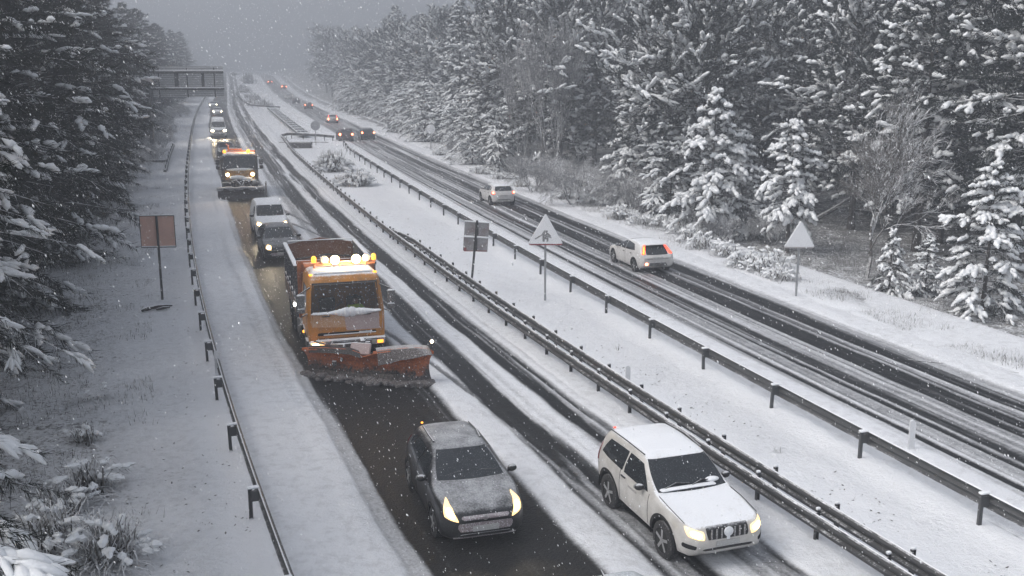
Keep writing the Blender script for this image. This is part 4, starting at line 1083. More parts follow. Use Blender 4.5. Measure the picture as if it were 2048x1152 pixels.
orange = mat('orange_yellow_lorry_paint', (.52, .205, .018), .42, 0, snow=1., lo=.68, hi=1.0, scale=4, dirt=.60, dirt_col=(.20, .12, .06), speck=.18)
frost = mat('frost_on_cab', (.44, .345, .33), .8, 0, speck=.45, snow=1., lo=.5, hi=.9)
steel_dk = mat('dirty_chassis', (.022, .021, .021), .7, .2, snow=.8, lo=.62, hi=1.0, scale=7, dirt=.6, dirt_col=(.07, .055, .045), speck=.35)
tipper_blue = mat('blue_grey_tipper_side', (.045, .055, .075), .55, .2, snow=.8, lo=.65, hi=1., dirt=.7, dirt_col=(.07, .065, .06), speck=.5)
rust = mat('rusty_orange_tipper', (.46, .14, .04), .65, 0, snow=.7, lo=.7, hi=1.05, dirt=.75, dirt_col=(.10, .06, .04), speck=.25)
wood_brown = mat('brown_tipper_floor', (.20, .085, .045), .8, 0, snow=.45, lo=.6, hi=1.2, scale=8, speck=.45)
def blade_material():
    """rust-orange paint above, scraped wet steel and dirty slush towards the cutting edge"""
    m, nt, b = _nodes('orange_plough_blade')
    tc = nt.nodes.new('ShaderNodeTexCoord'); sp = nt.nodes.new('ShaderNodeSeparateXYZ'); nt.links.new(tc.outputs['Object'], sp.inputs[0])
    n1 = _noise(nt, 2.6, 5, .7); n2 = _noise(nt, 14, 5, .7); n3 = _noise(nt, 34, 3, .7)
    t = _math(nt, 'ADD', sp.outputs[2], _math(nt, 'MULTIPLY', _math(nt, 'SUBTRACT', n1.outputs[0], .5), .9))
    t = _math(nt, 'ADD', t, _math(nt, 'MULTIPLY', _math(nt, 'SUBTRACT', n2.outputs[0], .5), .35))
    up = _mix(nt, _ss(nt, n2.outputs[0], .4, .68), (.52, .135, .032), (.22, .062, .024))
    lo = _mix(nt, _ss(nt, n2.outputs[0], .45, .62), (.022, .016, .014), (.085, .066, .06))
    c = _mix(nt, _ss(nt, t, .30, .56), lo, up)
    c = _mix(nt, _math(nt, 'MULTIPLY', _ss(nt, n3.outputs[0], .57, .68), .35), c, (.5, .5, .52))
    nt.links.new(c, b.inputs['Base Color']); b.inputs['Roughness'].default_value = .5
    return m
blade_or = blade_material()
blade_lo = mat('wet_plough_edge', (.018, .014, .013), .5, .0, speck=.22, dirt=.5, dirt_col=(.06, .045, .042))
flap = mat('grey_plough_flap', (.07, .056, .054), .6, 0, snow=.55, lo=.6, hi=1.2, speck=.45)
sand = mat('grit_load', (.10, .075, .055), .9, 0, snow=.55, lo=.6, hi=1.2, speck=.3, bump=.6)
lens_white = mat('snowed_lamp_glass', (.60, .58, .56), .35, 0, speck=.4)

def blade_mesh(pts, prof, flip=False):
    """pts: plan points (x, y, height scale); prof: (forward offset, height) arc"""
    V = []; k = len(prof)
    P = [Vector((p[0], p[1], 0)) for p in pts]
    for i, p in enumerate(pts):
        t = (P[min(i + 1, len(P) - 1)] - P[max(i - 1, 0)]).normalized(); nrm = Vector((-t.y, t.x, 0))
        if nrm.x < 0: nrm = -nrm
        for o, z in prof: V.append(P[i] + nrm * o * (.6 + .4 * p[2]) + Vector((0, 0, z * p[2])))
    n = len(P); idx = np.arange(n * k).reshape(n, k)
    F = [(int(idx[i, j]), int(idx[i + 1, j]), int(idx[i + 1, j + 1]), int(idx[i, j + 1])) for i in range(n - 1) for j in range(k - 1)]
    return V, F

def solid(name, V, F, mats, matf, t, parent):
    me = bpy.data.meshes.new(name); me.from_pydata([tuple(v) for v in V], [], F)
    for m in mats: me.materials.append(m)
    for i, p in enumerate(me.polygons): p.material_index = matf(i)
    bm = bmesh.new(); bm.from_mesh(me); bmesh.ops.recalc_face_normals(bm, faces=bm.faces); bmesh.ops.solidify(bm, geom=list(bm.faces), thickness=t)
    for f in bm.faces: f.smooth = False
    bm.to_mesh(me); bm.free(); return link(bpy.data.objects.new(name, me), parent)

def truck_chassis(root, xr, wr=.52, axles=(-1.35, -4.9, -6.2)):
    b = MB()
    for s in (-1, 1): b.box((-3.7, s * .42, .85), (7.2, .12, .28))
    for x in np.arange(-6.8, -.3, 1.1): b.box((x, 0, .85), (.1, .8, .2))
    b.box((-2.7, 1.02, .72), (.95, .45, .55), ch=.06); b.box((-2.6, -1.02, .72), (1.1, .45, .55), ch=.06)
    for s in (-1, 1):
        b.box((-3.7, s * 1.10, .62), (1.0, .05, .10)); b.box((-3.7, s * 1.10, .86), (1.0, .05, .10))
    b.build('chassis', steel_dk, root)
    for i, x in enumerate(axles):
        for s in (-1, 1):
            make_wheel(root, (x, s * .98, wr), wr, .34 if i == 0 else .42, s, rimr=.56, spokes=8, rim_mat=steel_dk)
            b = MB(); pts = [(x + (wr + .09) * math.cos(a), s * .98, wr + (wr + .09) * math.sin(a)) for a in np.linspace(R(15), R(165), 10)]
            Vv = []; 
            for p in pts: Vv += [(p[0], p[1] - .22, p[2]), (p[0], p[1] + .22, p[2])]
            b.add(Vv, [(2 * k, 2 * k + 1, 2 * k + 3, 2 * k + 2) for k in range(9)]); mg = b.build('mudguard', steel_dk, root)
            md = mg.modifiers.new('thick', 'SOLIDIFY'); md.thickness = .025
        b = MB(); b.tube([(x, -.9, wr), (x, .9, wr)], .09, 8); b.build('axle', steel_dk, root)

def gritter():
    p = pix(697, 736); rz = toward(p.y, .30)
    root = empty('snowplough_lorry', p, rz); tag(root, 'orange-yellow tipper lorry with lamp bar and wide rusty-orange plough, nearest of two', 'snowplough')
    truck_chassis(root, 0)
    rings = densify([(.80, .02, -1.95, 1.13, .12), (1.0, .03, -1.98, 1.165, .14), (1.72, .0, -2.0, 1.175, .16), (1.78, -.02, -2.0, 1.175, .17), (2.62, -.26, -2.0, 1.10, .18), (2.72, -.31, -1.98, 1.08, .2), (2.84, -.42, -1.95, 1.02, .24), (2.90, -.62, -1.9, .92, .3)], 4)
    V, F = ring_loft(rings)
    bvh = BVHTree.FromPolygons([Vector(v) for v in V], F)
    keep = []
    for f in F:                                   # open the windscreen: the driver sits behind real glass
        c = sum((Vector(V[i]) for i in f), Vector()) / len(f)
        if len(f) == 4 and 1.84 < c.z < 2.56 and abs(c.y) < .93 and c.x > -.5: continue
        keep.append(f)
    b = MB(); b.add(V, keep); body = b.build('cab', orange, root, smooth=True)
    gl = bpy.data.materials.new('windscreen_glass'); gl.use_nodes = True; nt = gl.node_tree; pb = nt.nodes['Principled BSDF']
    n = _noise(nt, 30, 4, .75); f_ = _math(nt, 'MULTIPLY', _ss(nt, n.outputs[0], .56, .68), .75)
    nt.links.new(_mix(nt, f_, (.02, .022, .022), (.6, .62, .64)), pb.inputs['Base Color']); pb.inputs['Roughness'].default_value = .08
    nt.links.new(_math(nt, 'ADD', _math(nt, 'MULTIPLY', f_, .7), .2), pb.inputs['Alpha'])
    decal('windscreen', bvh, [(5, -1.02, 1.79), (5, 1.02, 1.79), (5, .95, 2.60), (5, -.95, 2.60)], (-1, 0, 0), gl, root, n=15, r=.1, off=.014)
    b = MB(); b.tube([(-.0, -1.04, 1.775), (-.27, -.97, 2.63), (-.27, .97, 2.63), (0, 1.04, 1.775), (0, -1.04, 1.775)], .035, 5); b.build('windscreen_seal', M['black'], root)
    for s in (-1, 1):
        decal('side_window', bvh, [(-.45, s * 3, 1.80), (-1.45, s * 3, 1.80), (-1.45, s * 3, 2.50), (-.62, s * 3, 2.50)], (0, -s, 0), M['glass'], root, n=9, r=.12, off=.012)
        decal('door_seam', bvh, [(-.28, s * 3, 1.0), (-.31, s * 3, 1.0), (-.31, s * 3, 1.75), (-.28, s * 3, 1.75)], (0, -s, 0), M['dark_void'], body, n=5, r=0, off=.004)
        b = MB(); b.box((-.40, s * 1.13, .72), (.5, .16, .36)); b.box((-.45, s * 1.15, .42), (.45, .12, .06)); b.build('step', steel_dk, root)
    decal('frost_patch', bvh, [(5, -.02, 1.20), (5, 1.09, 1.20), (5, 1.12, 1.72), (5, -.10, 1.72)], (-1, 0, 0), frost, body, n=9, r=.04, off=.006)
    decal('frost_patch', bvh, [(5, -1.06, 1.36), (5, -.02, 1.30), (5, -.06, 1.72), (5, -1.08, 1.72)], (-1, 0, 0), mat('thin_frost_on_orange', (.50, .30, .16), .7, 0, speck=.55), body, n=9, r=.06, off=.006)
    decal('grille', bvh, [(5, -.90, 1.08), (5, .90, 1.08), (5, .88, 1.17), (5, -.88, 1.17)], (-1, 0, 0), M['dark_void'], root, n=13, r=.1, off=.012)
    decal('panel_gap', bvh, [(5, -1.1, .985), (5, 1.1, .985), (5, 1.1, 1.0), (5, -1.1, 1.0)], (-1, 0, 0), M['dark_void'], body, n=11, r=0, off=.004)
    for y in (-.62, .62): decal('grab_handle', bvh, [(5, y - .12, 1.66), (5, y + .12, 1.66), (5, y + .12, 1.69), (5, y - .12, 1.69)], (-1, 0, 0), M['black'], body, n=5, r=.2, off=.03)
    b = MB(); b.box((.04, .08, 1.105), (.035, 1.6, .03), ch=.012); b.box((.045, .55, 1.14), (.03, .4, .02), ch=.008); b.build('snow_ledge', M['snow'], root)
    b = MB(); b.box((.0, 0, .83), (.30, 2.32, .22), ch=.06); bump = b.build('bumper', mat('grey_lorry_bumper', (.09, .085, .08), .6, snow=1., lo=.5, hi=.9, speck=.4), root)
    b = MB(); b.box((.06, .1, .95), (.26, 2.1, .04), ch=.016); b.build('snow_ledge', M['snow'], bump)
    for s in (-1, 1):
        b = MB(); b.box((.16, s * .92, .83), (.05, .40, .16), ch=.02); hl = b.build('headlight', M['head_edge'] if s < 0 else M['head_off'], root)
        b = MB(); b.box((.19, s * .98, .83), (.02, .18, .09), ch=.008); b.build('lamp', M['amber'] if s > 0 else M['head'], hl)
    # snow heaped under the windscreen and on the roof
    b = MB()
    for y in np.linspace(-.98, .98, 34): b.ell((.0 + random.uniform(-.02, .02), y, 1.77), (.09, .09, .04 + .13 * math.exp(-((y - .05) / .34) ** 2) * random.uniform(.7, 1.1) + .05 * math.exp(-((y - .55) / .2) ** 2)), nu=9, nv=6)
    b.build('snow_ridge', M['snow'], root, smooth=True)
    b = MB(); b.box((-1.05, 0, 2.905), (1.1, 1.8, .07), ch=.03); b.build('roof_snow', M['snow'], root, smooth=True)
    b = MB(); b.box((-.33, 0, 2.66), (.20, 1.9, .05), rot=(0, R(35), 0), ch=.02); b.build('sun_visor', mat('snowed_visor', (.4, .35, .33), .7, snow=1., lo=.3, hi=.7, speck=.7), root)
    b = MB()
    for y0, y1 in ((-.62, -.10), (.08, .02)): b.tube([(.03, y0, 1.79), (-.03, (y0 + y1) / 2, 1.9), (-.10, y1, 2.1)], .012, 5)
    b.build('wiper', M['black'], root)
    for s in (-1, 1):
        b = MB(); b.tube([(-.2, s * 1.08, 1.78), (.05, s * 1.36, 1.72), (.1, s * 1.40, 2.0), (.1, s * 1.40, 2.42), (-.2, s * 1.05, 2.55)], .022, 6); arm = b.build('mirror_arm', M['black'], root)
        b = MB(); b.box((.10, s * 1.36, 2.22), (.12, .24, .42), ch=.04); b.box((.10, s * 1.36, 1.92), (.1, .22, .16), ch=.03); b.build('mirror', mat('grey_mirror_shell', (.10, .10, .10), .5, snow=1., lo=.3, hi=.8, speck=.6), arm)
    # lamp bar over the cab
    b = MB(); b.tube([(-1.2, -1.12, 3.10), (-1.2, 1.12, 3.10)], .035, 6)
    for y in (-.8, 0, .8): b.tube([(-1.2, y, 2.86), (-1.2, y, 3.10)], .03, 6)
    b.box((-1.22, 0, 3.03), (.05, 2.2, .06)); bar = b.build('lamp_bar', mat('lamp_bar_paint', (.45, .2, .12), .5, snow=.9, lo=.4, hi=.9), root)
    for y in (-.80, 1.06):
        b = MB(); b.lathe([(.07, -.07), (.075, 0), (.07, .08), (.03, .12), (.01, .125)], 'Z', (-1.2, y, 3.20), 14); b.build('beacon', M['beacon'] if y < 0 else M['amber'], bar, smooth=True)
    for y in (-.48, .82):
        b = MB(); b.lathe([(.12, -.05), (.125, .02), (.11, .05), (.01, .06)], 'X', (-1.18, y, 3.20), 18); b.build('work_lamp', lens_white, bar, smooth=True)
    for y in (-.16, .50):
        b = MB(); b.lathe([(.13, -.06), (.145, .02), (.145, .05)], 'X', (-1.18, y, 3.18), 18); lp = b.build('work_lamp', M['black'], bar, smooth=True)
        b = MB(); b.lathe([(.14, .05), (.11, .075), (.01, .085)], 'X', (-1.18, y, 3.18), 18); b.build('lamp', glow('work_lamp_glow', (1., .80, .42), 12.), lp, smooth=True)
        d = bpy.data.lights.new('work_beam', 'POINT'); d.energy = 40; d.color = (1, .62, .25); d.shadow_soft_size = .1
        o = bpy.data.objects.new('work_beam', d); link(o, lp); o.location = (-1.0, y, 3.2)
    for y in (-.98, .98):
        b = MB(); b.box((-.55, y, 2.86), (.1, .12, .06), ch=.02); b.build('marker_lamp', M['amber'], root)
    # tipper body
    x0, x1, z0, z1, hw = -2.35, -6.9, 1.15, 2.75, 1.22
    b = MB()
    for s in (-1, 1):
        b.box(((x0 + x1) / 2, s * hw, (z0 + z1) / 2), (x0 - x1, .06, z1 - z0))
        for x in np.linspace(x0 - .1, x1 + .1, 6): b.box((x, s * (hw + .055), (z0 + z1) / 2), (.09, .06, z1 - z0))
        b.box(((x0 + x1) / 2, s * (hw + .03), z1 + .03), (x0 - x1, .15, .09)); b.box(((x0 + x1) / 2, s * (hw + .05), z0 + .62), (x0 - x1, .06, .08))
    tp = b.build('tipper_body', tipper_blue, root)
    b = MB(); 
    for s in (-1, 1): b.box(((x0 + x1) / 2, s * (hw + .03), z1 + .085), (x0 - x1, .12, .03), ch=.012)
    b.box((x1, 0, z1 + .13), (.1, 2.3, .03), ch=.012); b.build('snow_ledge', M['snow'], tp)
    b = MB(); b.box((-4.6, -1.275, 1.42), (4.3, .04, .40)); b.box((-4.6, 1.275, 1.42), (4.3, .04, .40)); b.build('dropside', mat('mud_orange_dropside', (.20, .115, .055), .7, snow=.5, lo=.7, hi=1., dirt=.7, dirt_col=(.06, .05, .045), speck=.4), tp)
    b = MB(); b.box((x0, 0, (z0 + z1) / 2 + .1), (.08, 2.44, z1 - z0 + .25)); b.box((x0 + .06, 0, z1 + .2), (.1, 2.5, .1)); b.box((x0 + .07, -1.17, 2.3), (.09, .12, 1.3)); b.box((x0 + .07, 1.17, 2.3), (.09, .12, 1.3)); b.box((x0 + .06, 0, 2.55), (.06, 2.2, .1)); b.build('headboard', rust, tp)
    b = MB(); b.add([(x1, -1.2, z0), (x1, 1.2, z0), (x1, 1.2, z1), (x1, 0, z1 + .22), (x1, -1.2, z1), (x1 - .06, -1.2, z0), (x1 - .06, 1.2, z0), (x1 - .06, 1.2, z1), (x1 - .06, 0, z1 + .22), (x1 - .06, -1.2, z1)],
        [(0, 1, 2, 3, 4), (9, 8, 7, 6, 5), (0, 5, 6, 1), (1, 6, 7, 2), (2, 7, 8, 3), (3, 8, 9, 4), (4, 9, 5, 0)]); b.build('tailboard', wood_brown, tp)
    xs_ = np.linspace(x0 - .1, x1 + .05, 26); ys_ = np.linspace(-1.18, 1.18, 14); A, B = np.meshgrid(xs_, ys_, indexing='ij')
    Z = 1.75 + .35 * (fbm(A, B * 1.3, 91) - .4) + .25 * np.cos(B) ; idx = np.arange(A.size).reshape(A.shape)
    nmesh('grit', np.stack([A, B, Z], -1).reshape(-1, 3), [(np.stack([idx[:-1, :-1], idx[1:, :-1], idx[1:, 1:], idx[:-1, 1:]], -1).reshape(-1, 4), 0)], [sand], tp, smooth=True)
    b = MB()
    for x in (-3.4, -4.9): b.tube([(x, -1.2, 2.55), (x + .3, 0, 2.75), (x, 1.2, 2.55)], .03, 5)
    b.tube([(-3.0, .5, 1.9), (-4.2, .2, 2.75), (-5.8, .6, 2.1)], .035, 5); b.build('cover_hoop', M['galv'], tp)
    b = MB()
    for i in range(26): 
        a = random.uniform(0, 6.28); b.tube([(-2.7, .35, 2.55), (-2.7 + .35 * math.cos(a), .35 + .55 * math.sin(a), 2.7 + random.uniform(0, .35))], [.03, .008], 4)
    b.build('brushwood', steel_dk, tp)
    b = MB(); b.ell((-2.45, -1.34, 1.55), (.07, .05, .07)); b.build('work_lamp', glow('small_white_lamp', (1., .95, .85), 5.), root, smooth=True)
    b = MB(); b.ell((-1.2, -1.2, .95), (.05, .04, .05)); b.build('marker_lamp', M['amber'], root, smooth=True)
    spot(root, (.25, -.95, .83), 15); 
    # plough
    th = R(28)                                     # angled so snow is thrown towards the shoulder
    c = Vector((1.55, .28)); 
    plan = [(-1.95, -.34, .86), (-1.5, -.16, .95), (-1.0, -.05, 1.0), (-.4, -.01, 1.0), (.05, .0, .86), (.4, .02, 1.0), (1.0, .06, 1.12), (1.5, .02, 1.18), (1.8, -.10, 1.14), (1.92, -.24, 1.0)]
    P = []
    for (t, o, k) in plan:
        P.append((c.x + math.sin(th) * t + math.cos(th) * o, c.y + math.cos(th) * t - math.sin(th) * o, k))
    P = [tuple(np.array(P[int(i)]) * (1 - i % 1) + np.array(P[min(int(i) + 1, len(P) - 1)]) * (i % 1)) for i in np.linspace(0, len(P) - 1.001, 40)]
    prof = [(.10, .03), (.02, .12), (-.05, .25), (-.09, .40), (-.09, .56), (-.04, .72), (.05, .86), (.15, .95), (.20, .97)]
    V, F = blade_mesh(P, prof)
    bl = solid('plough_blade', V, F, [blade_or, blade_lo], lambda i: 0, .03, root)
    rl = MB()
    for i in range(0, 39):
        fo = V[i * 9]; k = .5 + .8 * float(vnoise(i * .5, 3, 2))
        for q_ in range(3): rl.ell(tuple(fo + Vector((random.uniform(.0, .22), random.uniform(-.08, .08), random.uniform(.0, .10)))), (.10 * k, .12 * k, .09 * k), nu=7, nv=5)
    rl.build('pushed_slush', mat('dirty_pushed_slush', (.13, .115, .11), .9, 0, speck=.5, bump=.8), bl, smooth=True)
    top = [V[i * 9 + 7] + Vector((0, 0, .03)) for i in range(40)]
    b = MB(); b.tube([top[i] for i in range(0, 17, 2)], .035, 6); b.tube([top[i] for i in range(21, 40, 2)], .035, 6); b.build('top_edge', blade_or, bl)
    b = MB()                                        # grey rubber flap folded over the right half, snow plate on the bracket
    q = top[22:38]; Vv = []
    for i, v in enumerate(q): Vv += [v + Vector((.05, 0, .02)), v + Vector((.20 + .005 * i, 0, -.16 - .10 * math.sin(i * .3) - .2 * max(0, 5 - i) / 5)), v + Vector((-.22, 0, .06))]
    n = len(q); Ff = [(3 * i, 3 * i + 3, 3 * i + 4, 3 * i + 1) for i in range(n - 1)] + [(3 * i + 2, 3 * i + 5, 3 * i + 3, 3 * i) for i in range(n - 1)]
    solid('rubber_flap', Vv, Ff, [flap], lambda i: 0, .02, bl)
    q = top[2:17]; Vv = []
    for i, v in enumerate(q): Vv += [v + Vector((.05, 0, .02)), v + Vector((.12, 0, -.10)), v + Vector((-.16, 0, .05))]
    n = len(q); Ff = [(3 * i, 3 * i + 3, 3 * i + 4, 3 * i + 1) for i in range(n - 1)] + [(3 * i + 2, 3 * i + 5, 3 * i + 3, 3 * i) for i in range(n - 1)]
    solid('rubber_flap', Vv, Ff, [blade_lo], lambda i: 0, .02, bl)
    b = MB(); b.box((1.22, .22, .92), (.10, .62, .36), rot=(0, R(-30), th * -1), ch=.02); b.build('snow_plate', frost, bl)
    b = MB(); b.box((.62, .1, .62), (1.1, .16, .16)); b.box((.62, .55, .5), (1.0, .12, .14), rot=(0, 0, R(12))); b.box((.62, -.45, .5), (1.1, .12, .14), rot=(0, 0, R(-12)))
    b.box((.22, 0, .60), (.14, 1.3, .5)); b.tube([(.2, .3, .8), (.7, .32, 1.02), (1.25, .35, .80)], .06, 8); b.tube([(.3, -.5, .85), (.8, -.2, .95), (1.2, -.35, .6)], .045, 8)
    b.tube([(.25, -.2, .9), (.5, -.5, 1.0), (.9, -.8, .7)], .02, 6); b.tube([(.25, .1, .92), (.6, .5, 1.05), (1.0, .2, .9)], .02, 6)
    b.box((.75, .34, 1.06), (.4, .14, .08), ch=.02); b.build('push_frame', mat('snowy_push_frame', (.05, .042, .04), .6, .2, snow=1., lo=.45, hi=.9, speck=.4), root)
    b = MB(); b.tube([(.25, -1.02, .98), tuple(top[12] + Vector((-.1, 0, .03)))], .03, 5); b.build('stay_bar', M['galv'], root)
    e = top[37]; b = MB(); b.tube([tuple(e), tuple(e + Vector((-.03, .05, .22)))], .018, 6); mk = b.build('marker_rod', M['black'], bl)
    b = MB(); b.ell(tuple(e + Vector((-.03, .05, .26))), (.05, .05, .05)); b.build('marker_lamp', glow('rod_lamp', (1., .78, .5), 5.), mk, smooth=True)
    # driver, in a yellow-green jacket
    return root
gr = gritter()

def skinned(name, verts, edges, radii, m, parent=None, root=0, sub=2):
    me = bpy.data.meshes.new(name); me.from_pydata(verts, edges, []); o = bpy.data.objects.new(name, me); link(o)
    o.modifiers.new('skin', 'SKIN'); s = o.modifiers.new('sub', 'SUBSURF'); s.levels = s.render_levels = sub
    bpy.context.view_layer.update()
    for i, r in enumerate(radii): me.skin_vertices[0].data[i].radius = (r, r) if not isinstance(r, tuple) else r
    for i in range(len(verts)): me.skin_vertices[0].data[i].use_root = (i == root)
    bpy.context.view_layer.update()
    dg = bpy.context.evaluated_depsgraph_get(); nm = bpy.data.meshes.new_from_object(o.evaluated_get(dg))
    o.modifiers.clear(); o.data = nm; nm.materials.clear(); nm.materials.append(m)
    for p_ in nm.polygons: p_.use_smooth = True
    if parent is not None: o.parent = parent
    return o

def driver():
    Mx = gr.matrix_world if False else Matrix.Translation(gr.location) @ Matrix.Rotation(gr.rotation_euler.z, 4, 'Z')
    seat = Mx @ Vector((-1.05, .42, 1.22))
    skin = mat('driver_skin', (.36, .22, .16), .6)
    root = empty('person', seat, gr.rotation_euler.z); tag(root, 'driver in a yellow-green jacket at the wheel of the orange lorry', 'person')
    #        pelvis      waist         chest        neck        head         l shoulder    l elbow       l hand       r ...                                              thigh/knee/foot
    vs_ = [(0, 0, 0), (.02, 0, .22), (.05, 0, .42), (.06, 0, .56), (.08, 0, .66), (.10, 0, .76), (.06, .20, .48), (.22, .27, .26), (.48, .16, .36), (.06, -.20, .48), (.22, -.27, .26), (.48, -.16, .36),
           (.20, .11, .0), (.46, .12, .0), (.52, .12, -.36), (.62, .12, -.40), (.20, -.11, .0), (.46, -.12, .0), (.52, -.12, -.36), (.62, -.12, -.40)]
    ed = [(0, 1), (1, 2), (2, 3), (3, 4), (4, 5), (2, 6), (6, 7), (7, 8), (2, 9), (9, 10), (10, 11), (0, 12), (12, 13), (13, 14), (14, 15), (0, 16), (16, 17), (17, 18), (18, 19)]
    rd = [.15, .13, .15, .055, .09, .08, .075, .055, .04, .075, .055, .04, .09, .07, .045, .04, .09, .07, .045, .04]
    body = skinned('body', vs_, ed, rd, skin, root)
    hv = mat('hi_vis_jacket', (.45, .72, .04), .7); dk = mat('dark_trousers', (.02, .022, .03), .8)
    body.data.materials.append(hv); body.data.materials.append(dk)
    for p_ in body.data.polygons:
        c = p_.center
        if c.z < .56 and not (c.x > .46 and abs(c.y) < .22 and c.z > .2): p_.material_index = 1
        if c.z < .12 and (c.z < -.0 or c.x > .12): p_.material_index = 2
    b = MB(); b.ell((.065, 0, .80), (.10, .085, .075)); b.build('hair', mat('dark_hair', (.02, .015, .012), .8), root, smooth=True)
    fb = MB()
    for s in (-1, 1):
        for k, (dx, dz, l) in enumerate(((.0, .03, .06), (.01, .01, .07), (.01, -.01, .065), (.0, -.03, .05))): fb.tube([(.47 + dx, s * .15, .37 + dz), (.52 + dx, s * .14, .385 + dz), (.53 + dx, s * .12, .36 + dz)], [.011, .01, .008], 6)
        fb.tube([(.46, s * .13, .38), (.49, s * .10, .40)], [.012, .009], 6)
    fb.build('fingers', skin, root, smooth=True)
    b = MB(); b.ell((.175, 0, .735), (.025, .015, .02)); b.build('nose', skin, root, smooth=True)
    b = MB(); Vv = []
    b.tube([Mx @ Vector((-.52 + .06 * math.cos(a), .42 + .20 * math.sin(a), 1.58 + .19 * math.cos(a))) for a in np.linspace(0, 2 * math.pi, 21)], .016, 6)
    wh = b.build('steering_wheel', M['black']); wh.parent = gr; wh.matrix_parent_inverse = Mx.inverted()
    b = MB(); b.box((-1.15, .42, 1.10), (.5, .5, .16), ch=.04); b.box((-1.38, .42, 1.55), (.14, .48, .8), ch=.04); b.box((-1.15, -.42, 1.10), (.5, .5, .16), ch=.04); b.box((-1.38, -.42, 1.55), (.14, .48, .8), ch=.04)
    b.build('seat', mat('dark_seat_cloth', (.02, .02, .022), .9), gr)
driver()

def second_plough():
    p = pix(483, 396); rz = toward(p.y, .25); p.z = 0
    root = empty('snowplough_lorry', p, rz); tag(root, 'second snowplough lorry farther up the road, dark windscreen and blade caked in snow', 'snowplough')
    truck_chassis(root, 0)
    cabm = mat('dirty_yellow_cab', (.42, .22, .04), .5, 0, snow=1., lo=.5, hi=.9, dirt=.6, dirt_col=(.12, .08, .05), speck=.35)
    dark = mat('dark_snowed_cab', (.035, .033, .033), .6, 0, snow=.9, lo=.55, hi=1., speck=.5)
    rings = densify([(.95, .02, -2.0, 1.15, .14), (1.2, .03, -2.0, 1.22, .16), (1.95, .0, -2.0, 1.24, .18), (2.0, -.02, -2.0, 1.24, .18), (2.85, -.16, -2.0, 1.20, .2), (2.95, -.2, -1.98, 1.16, .22), (3.08, -.36, -1.9, 1.05, .3)], 3)
    V, F = ring_loft(rings); b = MB(); b.add(V, F); body = b.build('cab', dark, root, smooth=True); bvh = BVHTree.FromPolygons([Vector(v) for v in V], F)
    decal('windscreen', bvh, [(5, -1.08, 2.02), (5, 1.08, 2.02), (5, 1.04, 2.86), (5, -1.04, 2.86)], (-1, 0, 0), M['glass_far'], root, n=13, r=.12, off=.012)
    decal('front_panel', bvh, [(5, -1.16, 1.30), (5, 1.16, 1.30), (5, 1.16, 1.93), (5, -1.16, 1.93)], (-1, 0, 0), cabm, root, n=11, r=.06, off=.010)
    for s in (-1, 1):
        b = MB(); b.lathe([(.13, 0), (.15, .05), (.01, .08)], 'X', (.06, s * .84, 1.66), 16); hl = b.build('headlight', M['head_edge'], root, smooth=True)
        b = MB(); b.lathe([(.105, .07), (.08, .10), (.01, .11)], 'X', (.06, s * .84, 1.66), 16); b.build('lamp', glow('plough_headlamp', (1., .86, .55), 12.), hl, smooth=True)
        spot(root, (.25, s * .84, 1.66), 38, aim=(1, 0, -.22), ang=100, col=(1., .80, .55))
        b = MB(); b.tube([(-.2, s * 1.15, 2.0), (.15, s * 1.50, 2.05), (.15, s * 1.5, 2.8), (-.2, s * 1.1, 2.9)], .03, 6); arm = b.build('mirror_arm', M['black'], root)
        b = MB(); b.box((.15, s * 1.46, 2.55), (.14, .26, .40), ch=.04); b.box((.15, s * 1.46, 2.18), (.14, .26, .26), ch=.04); b.build('mirror', dark, arm)
        b = MB(); b.box((.12, s * 1.0, .92), (.35, .5, .44), ch=.05); b.build('lamp_housing', dark, root)
    b = MB()
    for (x, y, z, rx, ry, rz_) in ((.12, -.2, 1.45, .2, .55, .16), (.12, .4, 1.34, .2, .45, .14), (.14, .75, 1.22, .15, .3, .1), (.0, 0, 2.0, .1, .95, .09)): b.ell((x, y, z), (rx, ry, rz_))
    b.build('snow_ridge', M['snow'], root, smooth=True)
    b = MB()
    for i in range(9):
        y = -.7 + i * .18; b.box((.25 + .1 * (i % 2), y, .95 + .08 * (i % 3)), (.3, .12, .35), ch=.03)
    b.tube([(.2, -.6, 1.2), (.5, -.3, 1.3), (.7, 0, 1.0)], .06, 6); b.tube([(.2, .6, 1.2), (.5, .3, 1.25), (.7, .1, .9)], .06, 6); b.box((.55, 0, .65), (1.0, .7, .2)); b.build('push_frame', mat('snowed_push_frame', (.05, .05, .05), .6, .2, snow=1., lo=.3, hi=.8, speck=.6), root)
    pts = [(1.05 - .05 * abs(t), 1.55 * t, 1.) for t in np.linspace(-1, 1, 16)]
    prof = [(.12, .03), (.02, .15), (-.06, .32), (-.06, .5), (.02, .68), (.14, .80), (.25, .82)]
    V, F = blade_mesh(pts, prof); bl = solid('plough_blade', V, F, [blade_lo], lambda i: 0, .03, root)
    b = MB(); b.tube([(1.08, y, .80 + .03 * math.sin(y * 5)) for y in np.linspace(-1.6, 1.55, 14)], [.12 + .03 * math.sin(i * 2.1) for i in range(14)], 8); b.build('snow_ridge', mat('caked_grey_snow', (.42, .42, .44), .9, 0, speck=.6, bump=.6), bl, smooth=True)
    b = MB()
    for y in (1.7,): b.tube([(.95, y, .3), (.95, y, 1.25)], .05, 6)
    b.build('marker_rod', mat('grey_rod', (.2, .17, .16), .6, speck=.5), bl)
    # orange hopper with lamp on top
    orn = mat('orange_hopper', (.55, .16, .03), .5, 0, snow=.8, lo=.6, hi=1., dirt=.4)
    b = MB(); b.box((-3.9, 0, 2.2), (3.4, 2.3, 1.6), ch=.1); hop = b.build('hopper', dark, root)
